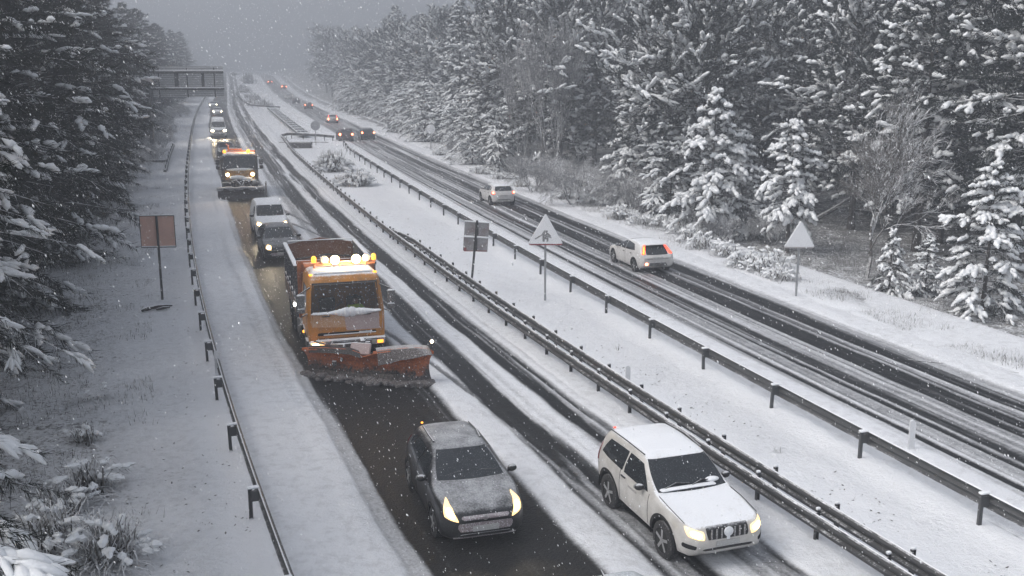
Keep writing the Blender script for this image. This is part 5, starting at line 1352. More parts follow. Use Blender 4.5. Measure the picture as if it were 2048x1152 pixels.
    b = MB(); b.box((-2.25, .1, 3.06), (.2, 2.0, .16), ch=.03); b.box((-2.3, -.3, 3.22), (.3, 1.0, .10), ch=.03); b.tube([(-2.2, -.75, 3.0), (-2.2, -.75, 3.5), (-2.2, -.9, 3.62)], .06, 8); b.build('top_rail', orn, hop)
    for y, m_ in ((.62, M['beacon']), (-1.0, M['amber'])):
        b = MB(); b.lathe([(.11, 0), (.12, .14), (.06, .22), (.01, .23)], 'Z', (-.9, y, 3.08), 14); b.build('beacon', m_, root, smooth=True)
    d = bpy.data.lights.new('beacon_light', 'POINT'); d.energy = 60; d.color = (1, .4, .06); d.shadow_soft_size = .1
    o = bpy.data.objects.new('beacon_light', d); link(o, root); o.location = (-.9, .62, 3.45)
    b = MB(); b.ell((-.6, 1.05, 3.02), (.05, .05, .05)); b.build('marker_lamp', M['head_edge'], root, smooth=True)
    b = MB()
    for i in range(5): b.tube([(-2.2 - .25 * i, -1.2, 1.2), (-2.2 - .25 * i, -1.32, 2.6)], .05, 6)
    b.box((-2.4, -1.25, 1.1), (.8, .2, .5)); b.build('side_gear', dark, root)
second_plough()
# ================================================================ TREES AND PLANTS
def unit(a): return a / np.maximum(np.linalg.norm(a, axis=-1, keepdims=True), 1e-6)

def spray_geometry(r, A, D, Ln, snow_w, p_snow, K, nl, nw, hang=.25, flat=1.0, fingers=4):
    """snow lumps lying along twigs A + D*Ln and needles standing off them"""
    N = len(A); V = []; F = []; base = 0
    Zu = np.array([0, 0, 1.])
    side = unit(np.cross(D, Zu) + 1e-4); up = np.cross(side, D)
    # needles
    s = r.uniform(.08, 1.0, (N, K)); ph = r.uniform(0, 2 * np.pi, (N, K)); sp = r.uniform(.45, 1.0, (N, K))
    rad = side[:, None] * np.cos(ph)[..., None] + up[:, None] * np.sin(ph)[..., None]
    nd = unit(D[:, None] * .75 + rad * sp[..., None] + np.array([0, 0, -hang]))
    b0 = A[:, None] + D[:, None] * (Ln[:, None] * s)[..., None]
    l = nl * r.uniform(.6, 1.25, (N, K)) * (.75 + .5 * np.clip(Ln[:, None], 0, 1))
    pw = unit(np.cross(nd, r.normal(size=nd.shape))) * nw
    tri = np.stack([b0 - pw, b0 + pw, b0 + nd * l[..., None]], 2).reshape(-1, 3)
    V.append(tri); F.append((np.arange(len(tri)).reshape(-1, 3), 0)); base = len(tri)
    # twig stalks
    q = side * (.012 + .25 * nw)[..., None] if False else side * (.010 + .15 * nw)
    st = np.stack([A - q, A + q, A + D * Ln[:, None]], 1).reshape(-1, 3)
    V.append(st); F.append((np.arange(len(st)).reshape(-1, 3) + base, 2)); base += len(st)
    # snow: every twig carries a few soft fingers that lie along it and fan out over the needles
    on = r.uniform(size=N) < p_snow
    A, D, Ln, side, up = A[on], D[on], Ln[on], side[on], up[on]
    if len(A):
        m = fingers
        t0 = np.tile(np.linspace(0, .62, m), len(A)) + r.uniform(-.06, .1, len(A) * m)
        A, D, Ln, side, up = [np.repeat(q, m, 0) for q in (A, D, Ln, side, up)]; n = len(A)
        A = A + D * (Ln * t0)[:, None]
        fan = r.normal(0, .30, n)[:, None]; fan[m - 1::m] *= .3
        D = unit(D + side * fan + up * r.normal(-.05, .14, n)[:, None])
        Ln = Ln * r.uniform(.30, .52, n) + .05
        side = unit(np.cross(D, Zu) + 1e-4); up = np.cross(side, D)
        ss = np.array([-.02, .28, .72, 1.03]); ws = np.array([.40, 1.0, .92, .25]); cs = 5; nr_ = 4
        an = np.arange(cs) * 2 * np.pi / cs + np.pi / 2
        w = snow_w * r.uniform(.55, 1.35, n) * .80
        W = w[:, None, None] * ws[None, :, None] * r.uniform(.75, 1.25, (n, nr_, cs))
        cx = np.cos(an)[None, None]; sx = np.maximum(np.sin(an), -.45)[None, None]
        U = np.where((up[:, 2] < .2)[:, None], Zu * .6 + up * .4, up * .6 + Zu * .4)
        P = A[:, None, None] + D[:, None, None] * (Ln[:, None] * ss)[..., None, None] + side[:, None, None] * (W * cx)[..., None] + U[:, None, None] * (W * sx * flat + .30 * w[:, None, None])[..., None]
        P = P.reshape(-1, 3); idx = np.arange(n * nr_ * cs).reshape(n, nr_, cs) + base
        j2 = np.roll(np.arange(cs), -1)
        Q = np.stack([idx[:, :-1], idx[:, :-1][:, :, j2], idx[:, 1:][:, :, j2], idx[:, 1:]], -1).reshape(-1, 4)
        V.append(P); F.append((Q, 1)); F.append((np.concatenate([idx[:, -1], idx[:, 0, ::-1]]), 1))
    return np.concatenate(V), F

def conifer(seed, H, Rm, base=.08, boughs=80, twigs=9, shape='cone', snow_w=.13, p_snow=.85, K=12, nl=.30, nw=.018, droop=.25, elev=(-12, 40), trunk_r=.16, needle=None, bare_dead=0, gap=.0, lean=0., twl=.42, fingers=4, tuft=0.):
    r = np.random.default_rng(seed); As, Ds, Ls, Ps = [], [], [], []
    tr = MB(); pts = []; 
    for i in range(9):
        t = i / 8; pts.append((lean * t * H + .05 * H * .1 * math.sin(seed + t * 4), .04 * H * .1 * math.cos(seed * 2 + t * 3), -.4 + t * (H * .97 + .4)))
    tr.tube(pts, [trunk_r * (1 - .93 * i / 8) * (1.25 if i == 0 else 1) for i in range(9)], 8)
    T = np.array(pts)
    def trunk_at(z): return np.array([np.interp(z, T[:, 2], T[:, 0]), np.interp(z, T[:, 2], T[:, 1]), z])
    sect = r.uniform(0, 6.28, 3)
    for i in range(boughs):
        t = ((i + r.uniform(-.4, .4)) / boughs); t = min(max(t, 0), .985)
        z = H * (base + (1 - base) * t ** .92)
        if shape == 'cone': k = (1 - t) ** .80 * (.55 + .45 * min(1, t * 6)) + .05
        elif shape == 'round': k = math.sqrt(max(0.02, 1 - (max(t - .30, 0) / .70) ** 2.2)) * (.45 + .55 * min(1, t / .3))
        else: k = (1 - t ** 2.2) * (.6 + .4 * min(1, t * 3)) + .06
        az = i * 2.39996 + r.uniform(-.5, .5)
        k *= 1 + .28 * math.sin(az * 2 + sect[0] + t * 5) + .15 * math.sin(az * 3 + sect[1] - t * 8)
        L = Rm * k * r.uniform(.68, 1.15)
        if gap and r.uniform() < gap: continue
        el = R(elev[0] + (elev[1] - elev[0]) * t + r.uniform(-10, 10))
        d0 = np.array([math.cos(az) * math.cos(el), math.sin(az) * math.cos(el), math.sin(el)])
        p0 = trunk_at(z)
        bf = r.uniform(.35, 1.25)
        def P(s): return p0 + d0 * L * s + np.array([0, 0, -droop * L * s * s])
        bp = [P(s) for s in (0, .35, .7, 1.)]
        tr.tube([tuple(q) for q in bp], [max(.012, trunk_r * .22 * (1 - t) + .012) * q for q in (1, .7, .45, .2)], 4, cap=False, mat=0)
        nt_ = max(3, int(twigs * (.35 + .65 * min(1, L / Rm * 1.3))))
        for j in range(nt_):
            s = .22 + .78 * (j + r.uniform(0, .8)) / nt_; s = min(s, 1.)
            a = P(s); tang = unit(d0 + np.array([0, 0, -2 * droop * s]))
            sg = 1 if j % 2 else -1; yaw = sg * R(r.uniform(25, 68)) if j < nt_ - 1 else R(r.uniform(-12, 12))
            c, sn_ = math.cos(yaw), math.sin(yaw)
            dd = np.array([tang[0] * c - tang[1] * sn_, tang[0] * sn_ + tang[1] * c, tang[2] + r.uniform(-.30, .12) + tuft * r.uniform(-.25, 1.0)])
            As.append(a); Ds.append(unit(dd)); Ls.append((L * twl * (1.05 - .55 * s) + .12) * r.uniform(.7, 1.2)); Ps.append(bf * (.15 + 1.15 * s))
    for _ in range(6):                                    # leader
        As.append(trunk_at(H * r.uniform(.93, .975))); a = r.uniform(0, 6.28); e = r.uniform(.2, 1.3); Ds.append(np.array([math.cos(a) * math.cos(e), math.sin(a) * math.cos(e), math.sin(e)])); Ls.append(Rm * .10 + .18); Ps.append(1.)
    for _ in range(bare_dead):
        z = H * base * r.uniform(.3, 1.1); a = r.uniform(0, 6.28); q = trunk_at(z); l = Rm * r.uniform(.3, .7)
        tr.tube([tuple(q), tuple(q + np.array([math.cos(a) * l * .6, math.sin(a) * l * .6, -.05 * l])), tuple(q + np.array([math.cos(a) * l, math.sin(a) * l, -.2 * l]))], [.03, .018, .006], 4)
    V, F = spray_geometry(r, np.array(As), np.array(Ds), np.array(Ls), snow_w, p_snow * np.array(Ps), K, nl, nw, fingers=fingers)
    return (V, F), tr, needle or M['needle']

def tree_object(data, name, loc, rz, scale=1.0, label=None, group=None, cat='tree'):
    (V, F), tr, nd = data
    root = empty(name, loc, rz, scale); tag(root, label, cat, group)
    tr.build('trunk', M['bark'], root, smooth=True)
    nmesh('crown', V, F, [nd, M['tree_snow'], M['twig']], root, smooth=np.concatenate([np.full(len(f), k == 1) for f, k in F]))
    return root

PROTO = {}
def place_tree(key, data_f, name, loc, rz, scale, label, group=None, cat='tree'):
    loc = Vector(loc); loc.z = tz(loc.x, loc.y) - .05
    if key not in PROTO:
        o = tree_object(data_f(), name, loc, rz, scale, label, group, cat); PROTO[key] = o; return o
    o = copy_tree(PROTO[key]); o.location = loc; o.rotation_euler.z = rz; o.scale = (scale,) * 3
    for k in ('label', 'group'):
        if k in o: del o[k]
    tag(o, label, cat, group); return o

# prototypes -------------------------------------------------------------
def p_young(i): return lambda: conifer(100 + i, 5.6, 2.0, .05, 74, 9, 'cone', snow_w=.12, p_snow=.82, K=22, nl=.20, nw=.014, droop=.34, elev=(-6, 48), trunk_r=.10)
def p_pine(i): return lambda: conifer(200 + i, 13.5, 3.4, .22, 120, 11, 'mid', snow_w=.15, p_snow=.52, K=28, nl=.34, nw=.020, droop=.22, elev=(-14, 42), trunk_r=.20, bare_dead=14, gap=.10, fingers=5, tuft=.5, twl=.34)
def p_round(i): return lambda: conifer(300 + i, 14.0, 4.9, .22, 150, 11, 'round', snow_w=.165, p_snow=.48, K=28, nl=.38, nw=.022, droop=.14, elev=(-14, 60), trunk_r=.24, bare_dead=10, gap=.08, fingers=5, tuft=.9, twl=.30)
def p_tall(i): return lambda: conifer(400 + i, 16.5, 3.2, .05, 130, 10, 'cone', snow_w=.15, p_snow=.72, K=18, nl=.38, nw=.022, droop=.30, elev=(-16, 30), trunk_r=.22)
def p_dark(i): return lambda: conifer(500 + i, 15.5, 3.3, .03, 170, 11, 'mid', snow_w=.14, p_snow=.17, K=34, nl=.36, nw=.017, droop=.16, elev=(-16, 36), trunk_r=.20, needle=M['needle_near'], gap=.04)
def p_near(i): return lambda: conifer(600 + i, 14.0, 3.2, .05, 150, 13, 'mid', snow_w=.092, p_snow=.28, K=60, nl=.21, nw=.006, droop=.20, elev=(-20, 32), trunk_r=.18, needle=M['needle_near'], gap=.02, twl=.34, fingers=7)
def p_bushy(i): return lambda: conifer(700 + i, 7.5, 3.0, .02, 90, 10, 'round', snow_w=.15, p_snow=.82, K=13, nl=.36, nw=.02, droop=.40, elev=(0, 55), trunk_r=.13, needle=M['needle_grey'])

# --- trees along the right verge that can be told apart
HERO = [
 ('young', p_young(0), (1965, 622), 1.02, 20, 'tall snow-laden young fir at the right edge of the picture'),
 ('small', lambda: conifer(131, 2.7, 1.05, .03, 44, 8, 'cone', snow_w=.085, p_snow=.92, K=16, nl=.16, nw=.012, droop=.62, elev=(-4, 45), trunk_r=.06), (1778, 582), .95, 70, 'smallest snow-draped fir standing in front of the bare tree'),
 ('fir', lambda: conifer(141, 6.6, 1.75, .26, 62, 9, 'cone', snow_w=.15, p_snow=.92, K=14, nl=.22, nw=.016, droop=.42, elev=(-4, 48), trunk_r=.12, bare_dead=8), (1575, 500), 1.0, 10, 'slender snow-laden fir on bare trunk right behind the white triangular sign'),
 ('broad', lambda: conifer(151, 8.0, 2.6, .06, 84, 10, 'cone', snow_w=.17, p_snow=.86, K=14, nl=.26, nw=.018, droop=.42, elev=(-4, 48), trunk_r=.15), (1420, 474), 1.0, 120, 'broad conifer with drooping white fingers left of the slender fir'),
 ('broad', None, (1480, 470), .72, 230, 'lower conifer leaning against the broad one, behind the nearest white hatchback'),
 ('edge', lambda: conifer(161, 7.6, 2.1, .05, 72, 9, 'cone', snow_w=.15, p_snow=.85, K=14, nl=.26, nw=.018, droop=.34, trunk_r=.13), (1255, 415), 1.05, 33, 'pointed conifer rising behind the drooping frosted bush'),
]
for key, fn, (px, py), sc, rz, lb in HERO:
    place_tree(key, fn, 'conifer', pix(px, py), R(rz), sc, lb, None)
place_tree('young', None, 'conifer', pix(1880, 610) + Vector((.4, 2.5, 0)), R(200), .45, 'low fir with sweeping branches between the small fir and the edge one')

# --- the wood on the right: a first row seen whole, then rows that climb the hill
def wood(spots, kinds, labels, group, name='pine_tree', smin=.85, smax=1.2):
    for i, (x, y) in enumerate(spots):
        k = kinds[i % len(kinds)] if not isinstance(kinds, dict) else kinds[i]
        key, fn = k
        place_tree(key, fn, name, (x, y, 0), random.uniform(0, 6.28), random.uniform(smin, smax), labels if isinstance(labels, str) else labels[i], group)

K_mid = [(f'round{i}', p_round(i)) for i in range(3)] + [(f'pine{i}', p_pine(i)) for i in range(3)] + [(f'tall{i}', p_tall(i)) for i in range(2)]
front = [  # (picture x, picture y of the foot, kind, scale, label)
 (1010, 328, 'round0', 1.05, 'big round-crowned pine at the left end of the tall wood'),
 (1120, 352, 'round1', 1.00, 'round-crowned pine behind the tall bare poplars'),
 (1190, 350, 'round2', 1.02, 'dense pine crown just right of the bare poplars'),
 (1060, 325, 'pine0', 1.12, 'pine with pointed top above the left end of the wood'),
 (990, 318, 'tall0', 1.02, 'thin spire-topped fir poking above the wood edge at top centre'),
 (1330, 420, 'round1', .92, 'large dark pine with twin white tops in the middle of the wood'),
 (1400, 430, 'round0', .94, 'pine whose crown spreads over the broad conifer'),
 (1600, 425, 'pine1', .90, 'half-bare pine with visible trunk above the slender fir'),
 (1700, 455, 'round2', .86, 'snow-heaped pine over the bare tree, left of the dark trunks'),
 (1830, 500, 'pine2', 1.0, 'tall pine with bare dark trunk right of the leafless tree'),
 (1880, 480, 'pine0', 1.02, 'tall pine with dark trunk second from the right edge'),
 (1990, 500, 'round1', 1.0, 'tall pine overhanging the upper right corner'),
 (2045, 540, 'pine1', 1.05, 'tall pine on the right border behind the young fir'),
 (1780, 430, 'round0', .95, 'pine with heavy white clumps top right, behind the leafless tree'),
]
KF = dict(K_mid)
for (px, py, k, sc, lb) in front:
    place_tree(k, KF[k], 'pine_tree', pix(px, py), random.uniform(0, 6.28), sc, lb)
# low fringe of bushy conifers along the verge
fringe = [(945, 330, .62, 'bushy snowy conifer right of the round white sign'), (1000, 345, .7, 'bushy conifer at the foot of the left pines'), (905, 300, .6, 'small bushy conifer behind the round white sign'),
          (850, 285, .75, 'dense snowy bush-like conifer left of the round white sign'), (800, 265, .8, 'snowy conifer thicket piece beyond the slip lane'), (1340, 440, .62, 'shaggy low conifer beside the drooping frosted bush'), (960, 300, .9, 'rounded snowy conifer above the round sign')]
for i, (px, py, sc, lb) in enumerate(fringe): place_tree(f'bushy{i % 3}', p_bushy(i % 3), 'conifer', pix(px, py), random.uniform(0, 6.28), sc, lb)

def scatter(n, sampler, mind, seed):
    r = np.random.default_rng(seed); out = []; tries = 0
    while len(out) < n and tries < n * 60:
        tries += 1; x, y = sampler(r)
        if all((x - a) ** 2 + (y - b) ** 2 > mind ** 2 for a, b in out): out.append((x, y))
    return out
def right_zone(u0, u1, d0, d1):
    def f(r):
        d = r.uniform(d0, d1); return float(XR(d)) + r.uniform(u0, u1), d
    return f
K_rnd = [K_mid[0], K_mid[1], K_mid[3], K_mid[2], K_mid[0], K_mid[4], K_mid[1], K_mid[6]]
wood(scatter(46, right_zone(22, 46, 48, 120), 4.2, 1), K_rnd, 'snow-covered pine inside the wood on the right slope', 'pines inside the right-hand wood')
wood(scatter(54, right_zone(46, 95, 55, 150), 5.5, 2), K_rnd, 'snow-covered pine higher up the hill, greyed by falling snow', 'pines up the foggy hill')
wood(scatter(40, right_zone(95, 190, 60, 190), 8.5, 6), K_rnd, 'faint pine high on the hillside in the fog', 'faint pines at the top of the hill', smin=1., smax=1.3)
wood(scatter(34, right_zone(13, 30, 118, 215), 4.6, 3), K_mid, 'fog-greyed conifer beside the far right carriageway', 'conifers along the far right carriageway', 'conifer')
wood(scatter(26, right_zone(16, 50, 205, 330), 7.5, 4), K_mid, 'ghostly conifer where the right carriageway fades out', 'conifers fading at the far bend', 'conifer', 1., 1.35)

wood(scatter(34, right_zone(11.5, 16, 108, 235), 2.6, 12), [(f'bushy{i}', p_bushy(i)) for i in range(3)], 'low snowy conifer at the edge of the far right verge', 'low conifers edging the far right verge', 'conifer', .55, .95)

# --- the dark plantation on the left
K_dark = [(f'dark{i}', p_dark(i)) for i in range(4)]
near = [(-8.4, 10.5, 0, 20, 'nearest dark pine, its long-needled snowy boughs entering at the left border'), (-10.6, 15.0, 1, 100, 'dark pine at lower left with drooping black boughs'), (-13.4, 19.5, 0, 200, 'dark pine with white-tipped boughs reaching over the verge'),
        (-14.6, 25.5, 1, 310, 'dark pine behind the tufted plants at lower left')]
for (x, y, k, rz, lb) in near: place_tree(f'near{k}', p_near(k), 'pine_tree', (x, y, 0), R(rz), 1.0, lb)
row = [float(q) for q in (31, 36, 41.5, 47, 53, 60, 67, 75, 83, 92, 101)]
names = ['dark pine on the bank beside the pinkish sign, snow only on its bough tips', 'dark pine just behind the pinkish sign', 'dark pine next up the bank past the pinkish sign', 'dark pine halfway between the pinkish sign and the gantry', 'dark pine leaning out over the verge before the gantry',
         'greyer dark pine before the dark slab edge', 'dark pine nearest the slab by the gantry foot', 'dark pine beside the gantry post on its near side', 'dark pine right behind the gantry post', 'hazy pine behind the gantry arm', 'hazy pine just past the gantry']
for i, d in enumerate(row):
    place_tree(*K_dark[i % 4], 'pine_tree', (float(XL(d)) - (8.3 if d < 46 else 7.0) - .01 * (d - 30) + random.uniform(-.6, .5), d, 0), random.uniform(0, 6.28), random.uniform(.95, 1.12), names[i])
def left_zone(u0, u1, d0, d1):
    def f(r):
        d = r.uniform(d0, d1); return float(XL(d)) - r.uniform(u0, u1), d
    return f
wood(scatter(30, left_zone(10.5, 20, 18, 100), 3.6, 8), K_dark, 'dark pine deep inside the left plantation', 'pines inside the left plantation')
wood(scatter(40, left_zone(7, 16, 104, 235), 3.9, 9), K_dark, 'fog-greyed pine of the left plantation beyond the gantry', 'pines of the left plantation beyond the gantry')
wood(scatter(14, left_zone(6, 16, 235, 330), 6, 10), K_dark, 'last ghostly pine of the left plantation', 'last pines of the left plantation')

# --- leafless trees and frosted bushes
def bare_tree(seed, H, spread, levels=5, n0=5, r0=.07, upright=.6, droop=0., thick=1.0, stems=1, split=(3, 3)):
    r = np.random.default_rng(seed); b = MB(); cnt = [0]
    def grow(p, d, l, rad, lv):
        if cnt[0] > 9000: return
        cnt[0] += 1
        mid_ = p + d * l * .5 + r.normal(size=3) * l * .05; e = p + d * l + r.normal(size=3) * l * .07 + np.array([0, 0, -droop * l * (levels - lv) * .1])
        b.tube([tuple(p), tuple(mid_), tuple(e)], [rad, rad * .8, rad * .58], 4 if lv > 2 else 3, cap=False, mat=0)
        if lv == 0: return
        for k in range(r.integers(split[0], split[1] + 1)):
            t = r.uniform(.45, 1.0); q = p + (e - p) * t
            v = r.normal(size=3); v -= d * v.dot(d); v = unit(v)
            nd = unit(d * 1.0 + v * r.uniform(.45, 1.0) * spread + np.array([0, 0, upright * .35 - droop * (levels - lv) * .22]))
            grow(q, nd, l * r.uniform(.58, .82), max(rad * .56, .006 * thick), lv - 1)
        grow(e, unit(d + r.normal(size=3) * .12 + np.array([0, 0, upright * .2 - droop * .2])), l * .78, rad * .6, lv - 1)
    for s in range(stems):
        a = s * 2.4 + r.uniform(0, 1); tilt = .10 + .35 * (s > 0) * spread if stems > 1 else .02
        d = unit(np.array([math.cos(a) * tilt, math.sin(a) * tilt, 1.]))
        grow(np.array([math.cos(a) * .15 * (stems > 1), math.sin(a) * .15 * (stems > 1), -.2]), d, H * .30, r0, levels)
    return b

def plant(name, b, m, p, label, cat, rz=0., sc=1., group=None):
    p = Vector(p); p.z = tz(p.x, p.y); o = b.build(name, m); o.location = p; o.rotation_euler.z = rz; o.scale = (sc,) * 3
    return tag(o, label, cat, group)
plant('bare_tree', bare_tree(11, 8.2, .95, 6, r0=.09, upright=.45, split=(3, 3), thick=1.9, stems=1), M['twig'], pix(1752, 560) + Vector((0, 1.2, 0)), 'leafless frosted tree with a wide fan of fine twigs on the right verge', 'tree')
plant('bare_tree', bare_tree(12, 13.5, .30, 5, r0=.08, upright=1.3, stems=6, split=(2, 3), thick=1.9), M['frost_twig'], pix(1098, 362), 'tall narrow frost-white poplar clump before the dark pines', 'tree')
plant('bare_tree', bare_tree(13, 12.0, .30, 4, r0=.07, upright=1.3, stems=5, split=(2, 3), thick=1.9), M['frost_twig'], pix(1042, 350), 'thinner frosted bare tree left of the poplar clump', 'tree')
wp = bare_tree(14, 4.6, .95, 4, thick=1.8, r0=.05, upright=.2, droop=.9, stems=5, split=(3, 4))
plant('frosted_bush', wp, M['frost_twig'], pix(1150, 412), 'arching frosted bush with drooping twigs left of the pair of drooping bushes', 'bush')
plant('frosted_bush', bare_tree(15, 5.0, 1.0, 4, thick=1.8, r0=.05, upright=.15, droop=1.1, stems=6, split=(3, 4)), M['frost_twig'], pix(1272, 425), 'weeping white bush hanging over the verge behind the nearest white hatchback', 'bush')
plant('frosted_bush', bare_tree(16, 3.8, .9, 4, thick=1.8, r0=.04, upright=.4, droop=.5, stems=6, split=(3, 4)), M['frost_twig'], pix(1068, 385), 'pale shrub at the foot of the poplar clump', 'bush')
plant('frosted_bush', bare_tree(17, 3.2, .9, 4, thick=1.8, r0=.04, upright=.4, droop=.5, stems=6, split=(3, 4)), M['frost_twig'], pix(1310, 432), 'tangle of frosted twigs under the broad conifer', 'bush')
thicket = [COL.objects[k] for k in [o.name for o in COL.objects if o.name.startswith('frosted_bush')]]
for i, (x, y) in enumerate(scatter(20, right_zone(11.3, 15.5, 52, 112), 2.3, 31)):
    o = thicket[i % 4].copy(); COL.objects.link(o); o.location = (x, y, tz(x, y)); o.rotation_euler.z = random.uniform(0, 6.28); o.scale = (random.uniform(.6, .95),) * 3
    tag(o, 'frosted bush in the twiggy thicket lining the right-hand wood', 'bush', 'frosted thicket along the right-hand wood')
for i, (x, y) in enumerate(scatter(18, left_zone(3.2, 6.0, 88, 210), 2.6, 33)):
    o = thicket[(i + 1) % 4].copy(); COL.objects.link(o); o.location = (x, y, tz(x, y)); o.rotation_euler.z = random.uniform(0, 6.28); o.scale = (random.uniform(.45, .8),) * 3
    tag(o, 'frosted bush on the left bank around and beyond the gantry post', 'bush', 'frosted bushes on the left bank')
plant('broken_tree', MB().tube([(0, 0, .1), (1.3, .4, .75), (2.6, .8, 1.5)], [.16, .14, .1], 8), M['bark'], pix(1622, 442), 'broken trunk leaning up from the snow in the clearing', 'tree trunk')

# --- small shrubs: leafy tussocks made of arching blades
def tussock(seed, n, l, spread, w=.02, lift=1.0, bend=.6):
    r = np.random.default_rng(seed); az = r.uniform(0, 2 * np.pi, n); el = r.uniform(.25, 1.35, n) * lift; L = l * r.uniform(.5, 1.2, n)
    base = np.stack([r.normal(0, spread, n), r.normal(0, spread, n), np.full(n, -.05)], -1)
    d = np.stack([np.cos(az) * np.cos(el), np.sin(az) * np.cos(el), np.sin(el)], -1); sd = np.stack([-np.sin(az), np.cos(az), 0 * az], -1) * w
    p1 = base + d * L[:, None] * .5; p2 = base + d * L[:, None] * .85 + np.array([0, 0, -1.]) * (bend * .16 * L)[:, None]; p3 = base + d * L[:, None] + np.array([0, 0, -1.]) * (bend * .42 * L)[:, None]
    V = np.stack([base - sd, base + sd, p1 + sd * .9, p1 - sd * .9, p2 + sd * .6, p2 - sd * .6, p3], 1).reshape(-1, 3)
    o = np.arange(n)[:, None] * 7
    return V, [(np.concatenate([o + np.array([[0, 1, 2, 3]]), o + np.array([[3, 2, 4, 5]])]), 0), (o + np.array([[5, 4, 6]]), 0)]
def shrub(seed, p, n, l, spread, m, label, cat='shrub', w=.02, lift=1., bend=.6, group=None, name='shrub', snow=0, rz=0):
    p = Vector(p); p.z = tz(p.x, p.y); V, F = tussock(seed, n, l, spread, w, lift, bend)
    mats = [m, M['tree_snow'], m]
    if snow:
        r = np.random.default_rng(seed + 5); a = r.uniform(0, 6.28, snow); k = r.uniform(0, 1, snow) ** .6
        A = np.stack([np.cos(a) * k * (spread * 1.5 + l * .35), np.sin(a) * k * (spread * 1.5 + l * .35), l * (.85 - .55 * k) * r.uniform(.4, 1., snow)], -1)
        D = unit(np.stack([np.cos(a), np.sin(a), r.uniform(-.5, .4, snow)], -1)); Ln = l * r.uniform(.15, .38, snow)
        V2, F2 = spray_geometry(r, A, D, Ln, .06 * l + .02, .9, 8, .22 * l, .012)
        V2n = len(V); V = np.concatenate([V, V2]); F = F + [(f + V2n, k_) for f, k_ in F2]
    o = nmesh(name, V, F, mats); o.location = p; return tag(o, label, cat, group)
# foreground left
shrub(1, pix(178, 985), 260, 1.05, .16, M['grass'], 'dark drooping tussock, upper one of the cluster at lower left', 'tussock', .016, 1.0, .9, name='tussock', snow=18)
shrub(2, pix(215, 1120), 320, 1.10, .20, M['grass'], 'largest dark tussock sprouting near the bottom left', 'tussock', .015, 1.05, .8, name='tussock', snow=22)
shrub(3, pix(170, 888), 150, .7, .12, M['grass'], 'small dark tussock highest up the bank at lower left', 'tussock', .014, 1.0, .9, name='tussock', snow=8)
shrub(4, pix(95, 1090), 300, 1.0, .25, M['grass'], 'ragged dark tussock half under the pine boughs', 'tussock', .015, 1.0, .8, name='tussock', snow=18)
shrub(5, pix(120, 1030), 240, .9, .22, M['grass'], 'grey tussock dusted with snow between two larger ones', 'tussock', .014, 1.0, .8, name='tussock', snow=16)
shrub(6, pix(190, 800), 120, .55, .2, M['grass'], 'flat patch of dark blades at the edge of the pine boughs', 'tussock', .014, .5, .9, name='tussock', snow=4)
# median shrubs
shrub(7, pix(664, 342), 520, 2.1, .40, M['frost_grass'], 'round frosted shrub, larger of two inside the median loop', 'shrub', .03, 1.2, .35, snow=120)
shrub(8, pix(710, 371), 420, 1.7, .45, M['frost_grass'], 'spreading frosted shrub nearer of two inside the median loop', 'shrub', .026, .85, .5, snow=90)
shrub(12, pix(497, 180), 260, 4.2, .8, M['grass'], 'dark upright shrub standing out of the far median thicket', 'shrub', .09, 1.35, .2, snow=40)
for i, (px, py, s) in enumerate(((508, 208, 1.9), (522, 210, 1.8), (502, 198, 2.2), (512, 203, 2.2), (492, 190, 2.2), (528, 213, 1.7), (486, 186, 2.2), (470, 172, 2.6))):
    shrub(20 + i, pix(px, py), 240, s, .8, M['frost_grass'], 'frosted shrub in the low thicket on the far median', 'shrub', .05, 1.0, .4, group='frosted shrubs on the far median', snow=40)
# verge tussocks on the right
vt = [(1285, 452), (1330, 455), (1372, 470), (1410, 500), (1450, 515), (1490, 535), (1520, 545), (1240, 440), (960, 350), (1000, 360), (1045, 375), (900, 322), (880, 312), (1130, 400), (1180, 412), (1385, 485), (1560, 560), (1540, 540)]
for i, (px, py) in enumerate(vt):
    shrub(50 + i, pix(px, py), 200, random.uniform(.8, 1.3), .28, M['frost_grass'], 'snowed-over tussock of dead grass on the right verge', 'tussock', .018, .9, .8, group='snowed tussocks along the right verge', name='tussock', snow=30)
for i, (px, py, l) in enumerate(((1238, 700, .45), (1553, 905, .3), (815, 440, .3), (1530, 985, .5))):
    shrub(90 + i, pix(px, py), 14, l, .06, M['grass'], ['thin dry stalks in the median left of the marker post', 'lone weed tuft in the median snow right of the jeep', 'tiny tuft near the head of the median', 'dry weeds between the two beams beside the jeep'][i], 'weed', .006, 1.2, .3, name='weed')

# dead grass of the right verge and litter of the left bank: nobody could count it
def blades(name, pts, l, seed, m, w=.008):
    r = np.random.default_rng(seed); n = len(pts); z = terrain(pts[:, 0], pts[:, 1])
    az = r.uniform(0, 6.28, n); el = r.uniform(.15, 1.3, n); L = l * r.uniform(.4, 1.3, n)
    base = np.stack([pts[:, 0], pts[:, 1], z - .02], -1); d = np.stack([np.cos(az) * np.cos(el), np.sin(az) * np.cos(el), np.sin(el)], -1) * L[:, None]
    sd = np.stack([-np.sin(az), np.cos(az), 0 * az], -1) * w
    V = np.stack([base - sd, base + sd, base + d], 1).reshape(-1, 3)
    return tag(nmesh(name, V, [(np.arange(len(V)).reshape(-1, 3), 0)], [m]), kind='stuff')
r_ = np.random.default_rng(4)
d_ = 22 + 98 * r_.uniform(0, 1, 110000) ** 1.5; u_ = r_.uniform(9.0, 19, 110000); x_ = XR(d_) + u_
kp = (fbm(x_ / 1.6, d_ / 1.6, 44) + .06 * sstep(9, 13, u_) + .12 * sstep(13, 18, u_)) > .50
blades('verge_grass', np.stack([x_, d_], -1)[kp], .26, 5, M['grass'])
